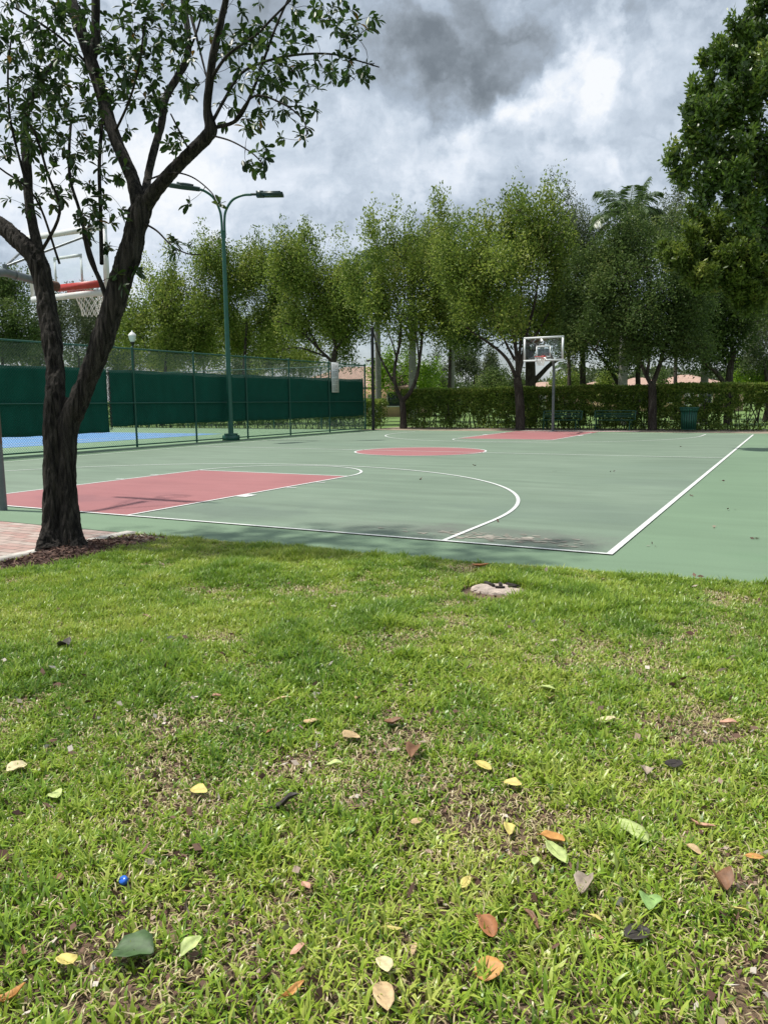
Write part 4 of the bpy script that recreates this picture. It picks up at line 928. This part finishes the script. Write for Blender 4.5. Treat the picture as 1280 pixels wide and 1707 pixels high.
    # where the leaf tufts hang: (x, y, rx, ry, depth shift, spread, count)
    REG = [(60, 60, 95, 80, .3, .9, 90), (150, 90, 100, 90, .2, .9, 74), (40, 190, 80, 80, .2, .9, 64), (110, 200, 80, 80, .2, .8, 58), (60, 300, 75, 60, .1, .7, 24), (150, 290, 60, 80, .1, .6, 28), (170, 380, 55, 45, -.1, .5, 20), (215, 190, 50, 60, .2, .6, 20), (250, 60, 65, 70, .2, .9, 36), (240, 130, 50, 60, .2, .8, 18),
           (300, 50, 60, 60, .3, .9, 26), (290, 150, 45, 45, .3, .7, 12), (345, 80, 50, 70, -.2, .8, 18), (400, 50, 50, 50, -.6, .7, 18), (420, 100, 60, 50, -.6, .7, 20), (400, 190, 40, 35, -.6, .5, 11), (440, 165, 40, 40, -.7, .5, 10), (500, 110, 60, 40, -.4, .6, 14), (510, 45, 60, 40, -.6, .7, 14), (590, 115, 45, 35, .0, .4, 11), (600, 40, 40, 35, -.3, .5, 10), (560, 20, 45, 25, -.5, .5, 9), (440, 265, 30, 25, -.9, .3, 7), (490, 210, 30, 30, -.9, .3, 7), (310, 412, 30, 18, -.6, .2, 6), (300, 235, 25, 25, -.6, .3, 6), (530, 160, 40, 25, -.2, .3, 7), (235, 440, 14, 14, -.25, .1, 2), (190, 470, 20, 25, -.25, .1, 3), (308, 340, 6, 4, -.7, .05, 1), (362, 338, 6, 4, -.8, .05, 1), (600, 85, 25, 60, -.2, .4, 6),
           (50, -90, 160, 70, .3, 1.1, 55), (220, -80, 110, 65, .3, 1.0, 35), (380, -70, 110, 60, -.4, .9, 26), (-100, 150, 70, 220, .3, 1.0, 50), (500, -60, 70, 50, -.6, .7, 10)]
    T = []
    for x, y, rx, ry, dd, sp_, k in REG:
        for _ in range(int(k*1.08)):
            a = rs.rand()*2*np.pi; q = math.sqrt(rs.rand()); T.append(at(x+rx*q*math.cos(a), y+ry*q*math.sin(a), D0+dd+(rs.rand()*2-1)*sp_))
    T = np.array(T)
    sk.grow(T, 0, 4, .13, .03, .0022, 1.0)
    sk.mesh(tr, 5, n0)
    tr.build('trunk', M['bark_near'], root, True)
    # obovate leaves in whorls at the twig ends
    out = [(0, .02), (.3, .125), (.62, .225), (.85, .18), (1.0, .02)]
    lf = MB(); Cs = []; Ds = []; Ts = []
    for i in sk.tips:
        p = sk.p[i]; q = sk.p[sk.par[i]]; ax = unit(p-q)*.8+V(0, 0, .25)+rs.randn(3)*.25; ax = unit(ax)
        x = unit(np.cross(ax, rs.randn(3))); y = np.cross(ax, x); k = rs.randint(6, 11); t0 = np.clip(.45+.2*rs.randn(), 0, .9)
        for j in range(k):
            a = j*2.39996+rs.rand()*.5; el = rs.uniform(.05, .9); d = (x*math.cos(a)+y*math.sin(a))*math.cos(el)+ax*math.sin(el); d = d-V(0, 0, .18)
            Cs.append(p-ax*rs.rand()*.05); Ds.append(d); Ts.append(1.0 if rs.rand() < .012 else np.clip(t0+.14*rs.randn(), 0, .93))
    Cs = np.array(Cs); Ds = unit(np.array(Ds)); Ts = np.array(Ts); n = len(Cs)
    S = unit(np.cross(Ds, V(0, 0, 1)+rs.randn(n, 3)*.35)); N = np.cross(S, Ds); L = (.058+.05*rs.rand(n))[:, None]
    rows = []
    for u, w in out:
        c = Cs+Ds*L*u-V(0, 0, 1)*L*u*u*.16
        rows += [c-S*L*w+N*L*w*.35, c, c+S*L*w+N*L*w*.35]
    v = np.stack(rows, 1).reshape(-1, 3); k = np.arange(n)[:, None, None]*15
    fs = np.array([[a*3+b_, a*3+b_+1, a*3+b_+4, a*3+b_+3] for a in range(4) for b_ in (0, 1)])[None]
    lf.add(v, (k+fs).reshape(-1, 4), np.repeat(Ts, 15))
    lf.build('crown', M['glossy'], root, True)
    return b0
TREE0 = near_tree()

# ------------------------------------------------------------------ big tree at the right edge (trunk outside the picture)
def right_tree(label, d, bx, ells, ncl, nl, leaf, stops, limbs):
    b = at(bx, 700, d); b[2] = -.06; root = thing('leafy_tree', (b[0], b[1], 0), label, 'tree', 'trees around the courts')
    sk = Skel(); sk.limb([b]+px(limbs[0][0], d), limbs[0][1], limbs[0][2])
    for p, r0, r1 in limbs[1:]:
        p = px(p, d); sk.limb(p, r0, r1, sk.near(p[0]))
    E_ = [(at(x, y, d+dd), rx*d/F_PX, ry*d/F_PX, rx, ry) for x, y, rx, ry, dd in ells]
    T = ell_targets(E_, ncl, 4, .15); sk.grow(T, 5, 4, .1, 0, .006, 1.5); mb = MB(); sk.mesh(mb, 8); mb.build('trunk', M['bark'], root, True)
    tips = np.array([sk.p[i] for i in sk.tips]); par = np.array([sk.p[sk.par[i]] for i in sk.tips]); k = len(tips)
    # each tip is an upright shoot dressed with whorled leaves
    lf = MB(); sh = unit(unit(tips-par)*.5+V(0, 0, 1)+rs.randn(k, 3)*.22); ln = .25+.30*rs.rand(k)
    idx = np.repeat(np.arange(k), nl); n = len(idx); u = rs.rand(n)
    P = tips[idx]+sh[idx]*(ln[idx]*(u-.4))[:, None]+rs.randn(n, 3)*.05
    D = unit(rs.randn(n, 3))*.9+sh[idx]*.6
    leaves(lf, P, D, leaf[0]*(.65+.6*rs.rand(n)), leaf[1]*(.7+.5*rs.rand(n)), np.clip(.45+.25*rs.randn(k)[idx]+.12*rs.randn(n), 0, 1), .3)
    lf.build('crown', M[stops], root); return root
right_tree('large deep green tree leaning in at the upper right edge', 15.5, 1420,
    [(1240, 100, 42, 70, 0), (1200, 170, 40, 60, 0), (1270, 60, 45, 90, .5), (1160, 205, 50, 46, -.3), (1260, 220, 75, 95, 0), (1148, 260, 40, 36, 0), (1185, 120, 24, 60, .2), (1210, 300, 50, 55, -.3), (1290, 330, 50, 80, 0), (1240, 365, 36, 40, -.2), (1350, 120, 70, 160, 0), (1400, 300, 80, 140, 0), (1340, -40, 80, 70, 0), (1178, 335, 20, 20, 0)],
    700, 110, (.125, .055), 'rightleaf', [([(1415, 560), (1400, 440), (1380, 340)], .20, .13), ([(1395, 430), (1340, 330), (1280, 250), (1225, 190)], .08, .02), ([(1385, 350), (1350, 220), (1300, 100), (1280, 30)], .09, .02), ([(1380, 340), (1400, 200), (1380, 50)], .09, .02), ([(1330, 320), (1260, 300), (1190, 250)], .05, .015), ([(1400, 440), (1320, 400), (1250, 370)], .05, .015)])
right_tree('olive-leaved tree hanging below the large right-hand crown', 21, 1440,
    [(1155, 425, 50, 44, 0), (1195, 395, 50, 46, .4), (1230, 450, 50, 40, 0), (1280, 430, 50, 60, .5), (1170, 470, 36, 26, -.4), (1260, 500, 40, 26, 0), (1350, 420, 60, 80, 0), (1215, 480, 40, 26, 0)],
    520, 110, (.13, .06), 'rolive', [([(1435, 560), (1420, 480), (1390, 420)], .16, .09), ([(1420, 500), (1340, 470), (1250, 450), (1180, 440)], .06, .015), ([(1395, 425), (1320, 400), (1240, 400)], .06, .015)])

# ------------------------------------------------------------------ mulch bed round the near trunk
M['mulch'] = leafmat('mulch_chips', [(0, (.04, .02, .015)), (.45, (.10, .048, .034)), (.75, (.19, .115, .08)), (.92, (.33, .26, .2)), (1, (.48, .43, .37))], .9, .0)
MULCH = np.array([(2.94, -3.25), (3.25, -2.95), (3.5, -2.72), (3.52, -2.4), (3.52, -1.94), (3.5, -1.5), (3.55, -1.2), (3.6, -.97), (2.94, -.97)])
def inpoly(P, poly):
    x, y = P[:, 0], P[:, 1]; ins = np.zeros(len(P), bool); n = len(poly)
    for i in range(n):
        a, b = poly[i], poly[(i+1) % n]
        c = ((a[1] > y) != (b[1] > y)) & (x < (b[0]-a[0])*(y-a[1])/(b[1]-a[1]+1e-12)+a[0]); ins ^= c
    return ins
def mulch_h(x, y): 
    r = np.hypot(x-TREE0[0], y-TREE0[1]); return .01+.07*np.exp(-(r/.38)**2)+lawn_h(x, y)
mb = MB(); xs = np.linspace(2.94, 4.4, 50); ys = np.linspace(-3.3, -.97, 70); X, Y = np.meshgrid(xs, ys, indexing='ij')
k = np.arange(49)[:, None]*70+np.arange(69)[None]; cen = np.stack([X[:-1, :-1]+.015, Y[:-1, :-1]+.017], -1).reshape(-1, 2); kp = inpoly(cen, MULCH)
mb.add(np.stack([X, Y, mulch_h(X, Y)-.004], -1).reshape(-1, 3), np.stack([k, k+70, k+71, k+1], -1).reshape(-1, 4)[kp]); struct(mb, 'mulch_soil', mat('mulch_soil', (.085, .05, .038), .95, noise=(18, .5, 8), bump=(60, 1)), smooth=True)
n = 9000; P2 = np.stack([2.95+rs.rand(n)*1.45, -3.3+rs.rand(n)*2.33], -1); P2 = P2+rs.randn(n, 2)*.03; P2[:, 0] = np.maximum(P2[:, 0], 2.95); P2[:, 1] = np.minimum(P2[:, 1], -.99); P2 = P2[inpoly(P2, MULCH)]; n = len(P2)
P = np.c_[P2, mulch_h(P2[:, 0], P2[:, 1])+rs.rand(n)*.012]; D = np.c_[rs.randn(n, 2), rs.randn(n)*.25]
pale = np.clip((P2[:, 1]+1.75)*.75, 0, .6)
mb = MB(); leaves(mb, P, D, .03+.04*rs.rand(n), .008+.012*rs.rand(n), np.clip(rs.rand(n)*.75+pale*.8, 0, 1), .15); tag(mb.build('mulch_chips', M['mulch']), 'red-brown bark mulch chips round the nearest trunk', 'mulch', kind='stuff')

# ------------------------------------------------------------------ grass
def grass_mat():
    m = leafmat('grass_blades', [(0, (.42, .31, .18)), (.12, (.55, .46, .25)), (.20, (.62, .55, .30)), (.26, (.34, .38, .10)), (.38, (.075, .175, .018)), (.60, (.19, .325, .028)), (.82, (.33, .445, .048)), (1, (.48, .53, .12))], .38, .32, .5)
    return m
def shade_q(P, sc, seed): return fbm(np.c_[P*sc, np.zeros(len(P))+seed*.37], 3, seed)
def grass():
    N = 560000
    d = 1.45+(8.6-1.45)*rs.rand(N*2)**.80; half = .62*d+.75
    lat = (rs.rand(N*2)*2-1)*half
    P = CAM[None, :2]+d[:, None]*unit(FW[:2])[None]+lat[:, None]*unit(RT[:2])[None]
    w = rs.rand(N*2) < np.clip(half/5.0, .25, 1)          # even the spread over the widening wedge
    P = P[w]; d = d[w]
    a = np.arctan2(P[:, 1]-edge_y(P[:, 0]), np.ones(len(P)))
    jag = .05*shade_q(P, 6, 31)
    ok = (P[:, 1] < edge_y(P[:, 0])-.02-jag+.02) & ~inpoly(P+rs.randn(len(P), 2)*.05, MULCH) & ((P[:, 0] > 2.98) | (P[:, 1] < -3.5)) & (P[:, 0] > 2.0)
    st = ground(830, 981); e = ((P[:, 0]-st[0])/.25)**2+((P[:, 1]-st[1]+.10)/.27)**2; ok &= e > 1
    P = P[ok]; d = d[ok]
    bare = shade_q(P, 1.9, 3)*.62+shade_q(P, 7.5, 4)*.38
    long_ = shade_q(P, 1.15, 8)
    far = np.clip((d-3)/3.5, 0, 1)
    keep = rs.rand(len(P)) < np.clip((bare-.33+.10*far)*5+.50, .50, 1)
    P = P[keep]; d = d[keep]; bare = bare[keep]; long_ = long_[keep]; far = far[keep]; n = len(P)
    tuft = shade_q(P, 13, 14)
    h = (.022+.030*rs.rand(n)+.035*np.clip((tuft-.5)*3, 0, 1)+(.06*np.clip((long_-.52)*4, 0, 1)*far+.022*far*rs.rand(n))*np.clip((edge_y(P[:, 0])-P[:, 1])/.8+.25, 0, 1))*(.55+.6*np.clip((bare-.3)*4, 0, 1))
    wd = np.where(rs.rand(n) < .55, .0044, .0026)*(1+.25*far)*(.8+.5*rs.rand(n))*np.where(far > .35, .8, 1.1)
    dry = rs.rand(n) < .26+.28*np.clip((.45-bare)*6, 0, 1)-.10*far; wd = np.where(dry, .0016+.0012*rs.rand(n), wd)
    tint = np.clip(.64+.62*(shade_q(P, .9, 21)-.5)+.5*(shade_q(P, 5, 22)-.5)+.10*rs.randn(n)+.10*far, .30, 1)
    tint = np.where(rs.rand(n) < .12, .28+.10*rs.rand(n), tint); tint = np.where(dry, rs.rand(n)*.22, tint)
    lean = np.where(dry, 1.1+.6*rs.rand(n), .45+.95*rs.rand(n)*(1-.35*far)); h = np.where(dry, .012+.038*rs.rand(n), h)
    az = rs.rand(n)*2*np.pi; e = np.stack([np.cos(az), np.sin(az), 0*az], -1); sd = np.stack([-np.sin(az), np.cos(az), 0*az], -1)
    tw = rs.randn(n)[:, None]*.5; sd = unit(sd+e*tw)
    z0 = lawn_h(P[:, 0], P[:, 1])-.003+np.where(dry, .012*rs.rand(n), 0); B = np.c_[P, z0]
    c1, s1 = np.cos(lean*.45)[:, None], np.sin(lean*.45)[:, None]; c2, s2 = np.cos(np.minimum(lean*1.25, 1.75))[:, None], np.sin(np.minimum(lean*1.25, 1.75))[:, None]
    h = h[:, None]; wd = wd[:, None]; up = V(0, 0, 1)
    Md = B+(e*s1+up*c1)*h*.55; Tp = Md+(e*s2+up*c2)*h*.6
    Tp[:, 2] = np.maximum(Tp[:, 2], z0+.004); 
    v = np.stack([B-sd*wd*.7, B+sd*wd*.7, Md-sd*wd, Md+sd*wd, Tp], 1).reshape(-1, 3)
    k = np.arange(n)[:, None]*5; t5 = np.repeat(tint, 5)
    mb = MB(); mb.add(v, k+np.array([[0, 1, 3, 2]]), t5); mb.f.append(k+np.array([[2, 3, 4]]))
    o = mb.build('grass', grass_mat()); print('grass blades', n)
    tag(o, 'patchy green lawn grass with straw-coloured thatch in the foreground', 'grass', kind='stuff')
    # crumbs of dead leaf and thatch between the blades
    n = 30000; d = 1.5+6*rs.rand(n)**.8; lat = (rs.rand(n)*2-1)*(.6*d+.5)
    P = CAM[None, :2]+d[:, None]*unit(FW[:2])[None]+lat[:, None]*unit(RT[:2])[None]; P = P[(P[:, 1] < edge_y(P[:, 0])-.05) & (P[:, 0] > 3.1) & ~inpoly(P, MULCH)]
    b = shade_q(P, 1.9, 3)*.62+shade_q(P, 7.5, 4)*.38; P = P[(b < .50) | (rs.rand(len(P)) < .25)]; n = len(P)
    mb = MB(); leaves(mb, np.c_[P, lawn_h(P[:, 0], P[:, 1])+.004+.014*rs.rand(n)], np.c_[rs.randn(n, 2), rs.randn(n)*.3], .012+.034*rs.rand(n)**2, .007+.014*rs.rand(n), np.clip(rs.rand(n)*1.05, 0, 1), .3)
    n = 900; d = 1.6+5.5*rs.rand(n)**.9; lat = (rs.rand(n)*2-1)*(.6*d+.4); P = CAM[None, :2]+d[:, None]*unit(FW[:2])[None]+lat[:, None]*unit(RT[:2])[None]; P = P[(P[:, 1] < edge_y(P[:, 0])-.1) & (P[:, 0] > 3.2) & ~inpoly(P, MULCH)]; n = len(P)
    leaves(mb, np.c_[P, lawn_h(P[:, 0], P[:, 1])+.014+.02*rs.rand(n)], np.c_[rs.randn(n, 2), rs.randn(n)*.35], .025+.04*rs.rand(n)**1.5, .012+.022*rs.rand(n), np.clip(.35+.75*rs.rand(n), 0, 1), .35)
    tag(mb.build('leaf_litter', M['mulch']), 'crumbled brown leaf litter scattered through the lawn', 'leaf litter', kind='stuff')
grass()

# pale exposed patch at the lawn's far side
st = ground(830, 981); z = lawn_h(st[0], st[1])+.004
root = thing('cut_stump', (st[0], st[1], float(z)), 'pale weathered stump cut flush with the grass near the court corner', 'stump')
n = 34; th = np.arange(n)/n*2*np.pi; mb = MB(); rings = [(1.02, -.05), (1.0, -.01), (.97, .012), (.8, .022), (.5, .028), (.2, .024)]
vv = []
for s_, zz in rings:
    rr = s_*(1+.16*(fbm(np.stack([np.cos(th)*1.5, np.sin(th)*1.5, 0*th+2], -1), 3, 4)-.5)*2)
    vv.append(np.stack([st[0]+.21*rr*np.cos(th), st[1]+.15*rr*np.sin(th), z+zz+.02*(fbm(np.stack([np.cos(th)*s_*4, np.sin(th)*s_*4, 0*th], -1), 3, 9)-.5)], -1))
vv = np.concatenate(vv); f_ = [[a*n+j, a*n+(j+1) % n, (a+1)*n+(j+1) % n, (a+1)*n+j] for a in range(5) for j in range(n)]
mb.add(vv, f_).add(vv[-n:], [list(range(n))]); mb.build('wood', mat('weathered_wood', (.40, .33, .28), .9, noise=(22, .55, 8), bump=(40, 1)), root, True)
ck = MB()
for dx, dy, a, l in [(-.08, .03, -.7, .13), (.0, .05, -1.2, .09), (.09, .07, -.4, .12), (.11, .03, .5, .08), (.03, -.04, .2, .07)]:
    ck.box((st[0]+dx, st[1]+dy, z+.034), (l, .024, .016), [V(math.cos(a), math.sin(a), 0), V(-math.sin(a), math.cos(a), 0), V(0, 0, 1)])
ck.build('crack', mat('dark_crack', (.02, .015, .012), .95), root)

# ------------------------------------------------------------------ fallen leaves (each its own thing)
LC = {'orange': (.50, .25, .07), 'tan': (.50, .36, .19), 'cream': (.60, .52, .30), 'yellow': (.56, .47, .14), 'lime': (.42, .50, .18), 'green': (.22, .36, .11), 'dgreen': (.05, .10, .03), 'brown': (.20, .10, .05), 'dark': (.035, .028, .024), 'pink': (.50, .28, .19), 'rust': (.36, .15, .06), 'grey': (.33, .27, .21)}
LM = {k: mat('fallen_leaf_'+k, c, .6, noise=(45, .42, 8), trans=.15) for k, c in LC.items()}
def fallen(x, y, wpx, col, label, shape='oval', curl=.2, rz=None, tilt=.15):
    g0 = ground(x, y); d = float((g0-CAM)@FW); L = max((1.08 if d < 3.6 else .85)*wpx*d/F_PX, .018); zz = float(lawn_h(g0[0], g0[1]))
    rise = .033 if d < 4 else .034
    prof = {'oval': [(0, .0), (.10, .13), (.3, .25), (.55, .29), (.8, .2), (.95, .08), (1, 0)], 'round': [(0, .06), (.08, .28), (.3, .42), (.55, .43), (.8, .32), (.95, .14), (1, 0)], 'slim': [(0, 0), (.15, .07), (.4, .13), (.7, .11), (.92, .04), (1, 0)]}[shape]
    rz = rs.rand()*6.28 if rz is None else rz
    root_v = []; S = 5
    for u, w in prof:
        for j in range(S):
            q = (j/(S-1)*2-1); wob = 1+.10*rs.randn()*(abs(q) > .9)
            root_v.append((L*(u-.5), L*w*q*wob, L*(curl*(q*q)*w*1.2+curl*.35*math.sin(u*5+x)*.4+curl*.5*(u-.5)**2)))
    v = np.array(root_v); v += rs.randn(*v.shape)*L*.006
    mb = MB(); k = len(prof); mb.add(v, [[a*S+j, (a+1)*S+j, (a+1)*S+j+1, a*S+j+1] for a in range(k-1) for j in range(S-1)])
    mb.tube([(-L*.66, 0, .0), (-L*.5, 0, .001), (0, 0, .0008), (L*.45, 0, .001)], [L*.014, L*.014, L*.01, L*.004], 4, False)
    o = mb.build('fallen_leaf', LM[col], None, True)
    sm = o.modifiers.new('thick', 'SOLIDIFY'); sm.thickness = .0004
    o.location = (g0[0], g0[1], zz+rise); o.rotation_euler = (rs.randn()*tilt, rs.randn()*tilt, rz)
    tag(o, label, 'leaf', 'fallen leaves on the lawn')
A = math.pi/2
FALL = [
 (815, 1622, 47, 'orange', 'smooth orange-tan leaf with notched end, nearest the bottom right of centre', 'round', .12, .45),
 (811, 1552, 40, 'rust', 'rusty orange-brown round leaf just above the smooth orange one', 'round', .3),
 (1055, 1401, 60, 'lime', 'largest pale green oval leaf lying flat at right', 'oval', .1, -.5),
 (920, 1414, 38, 'orange', 'tan-orange leaf propped on a pale green one, right of centre', 'round', .4),
 (927, 1436, 50, 'lime', 'pale green leaf tucked under the tan-orange leaf', 'oval', .2, -.6),
 (892, 1449, 22, 'lime', 'small pale green leaf left of the paired tan and green leaves', 'oval', .3),
 (805, 1292, 36, 'yellow', 'pale yellow leaf in the middle of the lawn, topmost of its yellow pair', 'oval', .25, -.5),
 (854, 1321, 30, 'yellow', 'pointed yellow-green leaf just right of the pale yellow leaf', 'oval', .3),
 (847, 1395, 30, 'yellow', 'folded yellow leaf left of the paired tan and green leaves', 'oval', .5),
 (694, 1379, 22, 'tan', 'small tan leaf lying alone just right of centre', 'oval', .3),
 (776, 1481, 26, 'yellow', 'small yellow leaf beside a dark bare patch', 'oval', .3),
 (974, 1492, 46, 'grey', 'curled grey-brown leaf with raised tip, right of the dark bare patch', 'oval', .9),
 (885, 1540, 40, 'brown', 'dry brown curled leaf right of the rusty round leaf', 'slim', .9),
 (992, 1540, 28, 'yellow', 'narrow yellow leaf left of the upright green leaf', 'slim', .4),
 (1080, 1520, 36, 'green', 'upright green leaf standing in the grass at right', 'round', .5),
 (1062, 1567, 42, 'dark', 'blackened leaf with green edge below the upright green leaf', 'round', .2),
 (1256, 1439, 28, 'orange', 'small orange oval leaf at the right edge', 'oval', .1, 0),
 (1232, 1534, 28, 'yellow', 'yellow leaf near the right edge, below the small orange oval', 'oval', .3),
 (995, 1570, 18, 'pink', 'tiny pinkish leaf left of the blackened leaf', 'oval', .3),
 (1200, 1488, 40, 'brown', 'crumpled reddish brown leaf near the right edge', 'round', .9),
 (1075, 1300, 34, 'grey', 'curled greyish leaf at right, above the largest pale green oval', 'oval', .9),
 (1122, 1285, 34, 'dark', 'dark grey-green leaf right of the curled greyish leaf', 'oval', .2),
 (655, 1557, 32, 'yellow', 'yellow-green leaf left of the rusty round leaf, bottom middle', 'slim', .3, .2),
 (640, 1617, 46, 'cream', 'pale cream-yellow leaf edged with tan, bottom middle', 'oval', .3),
 (640, 1668, 60, 'tan', 'long tan pointed leaf at the bottom middle', 'oval', .3, -.9),
 (690, 1590, 34, 'tan', 'slender straw-coloured leaf between the cream and orange leaves', 'slim', .3),
 (29, 1284, 30, 'cream', 'cream leaf by the left edge in the middle distance', 'round', .4),
 (94, 1330, 34, 'lime', 'pale green leaf right of the cream leaf by the left edge', 'oval', .3),
 (332, 1323, 34, 'yellow', 'tan-yellow leaf alone on the left half, beside bare soil', 'oval', .3, 0),
 (585, 1234, 30, 'tan', 'light tan leaf in the middle distance, left of reddish crumbs', 'round', .3),
 (584, 1395, 26, 'green', 'small fresh green leaf just left of centre', 'oval', .2),
 (475, 1354, 56, 'dark', 'long dark curled leaf left of centre', 'slim', 1.0, .4),
 (225, 1594, 64, 'dgreen', 'largest dark green leaf standing at bottom left', 'round', .35, .3),
 (110, 1607, 34, 'yellow', 'pale yellow leaf at bottom left, beside the largest dark green leaf', 'round', .3),
 (320, 1590, 40, 'lime', 'torn pale green leaf right of the largest dark green leaf', 'oval', .6),
 (15, 1666, 56, 'orange', 'curled orange-brown leaf in the bottom left corner', 'slim', 1.0, .9),
 (487, 1665, 46, 'orange', 'orange-tan leaf standing on edge at bottom, left of centre', 'slim', .9, 1.3),
 (510, 1487, 24, 'pink', 'pinkish tan leaf left of centre beside brown crumbs', 'oval', .5),
 (497, 1595, 28, 'pink', 'pinkish leaf at lower left of centre, above the leaf standing on edge', 'oval', .4),
 (100, 1473, 24, 'brown', 'dark brown leaf left of the blue bottle cap', 'oval', .4),
 (40, 1592, 30, 'brown', 'brown slim leaf standing near the lower left edge', 'slim', .6),
 (800, 948, 34, 'rust', 'curled brown leaf near the court edge, above the stump', 'oval', .4, .2),
 (910, 1161, 34, 'lime', 'pale green leaf resting above a tan leaf, right middle distance', 'oval', .3),
 (917, 1178, 34, 'tan', 'tan leaf just below a pale green leaf, right middle distance', 'oval', .4),
 (1007, 1215, 34, 'cream', 'cream-tan leaf in the right middle distance, right of the tan and green pair', 'oval', .3),
 (1213, 1216, 26, 'pink', 'orange-pink leaf standing up near the right edge, middle distance', 'oval', .5),
 (655, 1210, 28, 'brown', 'dark brown leaf just right of the centre in the middle distance', 'oval', .6),
 (107, 1085, 28, 'dark', 'dark dead leaf on the far left of the lawn', 'round', .8),
 (362, 1168, 20, 'pink', 'small pinkish tan leaf on the left of the far lawn', 'oval', .5),
 (470, 1176, 40, 'tan', 'long tan leaf lying across the far lawn, left of centre', 'slim', .4, .5),
 (597, 1171, 22, 'tan', 'upright cream-tan leaf on the far lawn, near the centre', 'oval', .4),
 (517, 1210, 26, 'tan', 'tan leaf below the long tan leaf on the far lawn', 'oval', .4),
 (452, 1227, 22, 'rust', 'orange-brown leaf standing on edge left of the light tan leaf', 'slim', .6, 1.4),
 (540, 1062, 34, 'lime', 'pale green leaf farthest up the middle of the lawn', 'oval', .3),
 (245, 1030, 26, 'brown', 'brown leaf far up the left of the lawn', 'slim', .5),
 (1170, 1388, 40, 'pink', 'pinkish tan curled leaf right of the largest pale green oval', 'slim', .6),
 (1155, 1430, 26, 'tan', 'small tan leaf below the largest pale green oval, to its right', 'oval', .4),
 (690, 1262, 40, 'brown', 'brown curled leaf above the small tan leaf, centre', 'oval', .9),
 (557, 1283, 26, 'lime', 'pale green folded leaf left of the brown curled leaf at centre', 'oval', .5),
]
for a in FALL: fallen(*a)
# blue bottle cap
g0 = ground(208, 1476); z = float(lawn_h(g0[0], g0[1]))+.026
cap = MB().lathe((0, 0, 0), [(.001, .010), (.0115, .010), (.0128, .007), (.013, -.004), (.0118, -.004), (.0115, .006), (.001, .0065)], 24).build('bottle_cap', mat('blue_plastic', (.02, .12, .55), .3), None, True)
cap.location = (g0[0], g0[1], z); cap.rotation_euler = (.5, -.3, .4); tag(cap, 'small blue plastic bottle cap lying in the grass at lower left', 'bottle cap')
# bits of leaf blown onto the court
cl = MB(); 
for x, y in [(1020, 787), (1186, 880), (1222, 851), (1200, 802), (790, 777), (1154, 828), (1166, 965), (1257, 899), (1090, 910), (1250, 1000), (700, 800), (830, 870), (1135, 745), (925, 786)]:
    p = ground(x, y); cl_ = V(p[0], p[1], .016); leaves(cl, cl_[None]+rs.randn(2, 3)*V(.02, .02, .002), rs.randn(2, 3)*V(1, 1, .2), .06, .03, rs.rand(2))
tag(cl.build('court_debris', M['mulch']), 'tiny dry leaf bits blown onto the green court', 'leaf litter', kind='stuff')
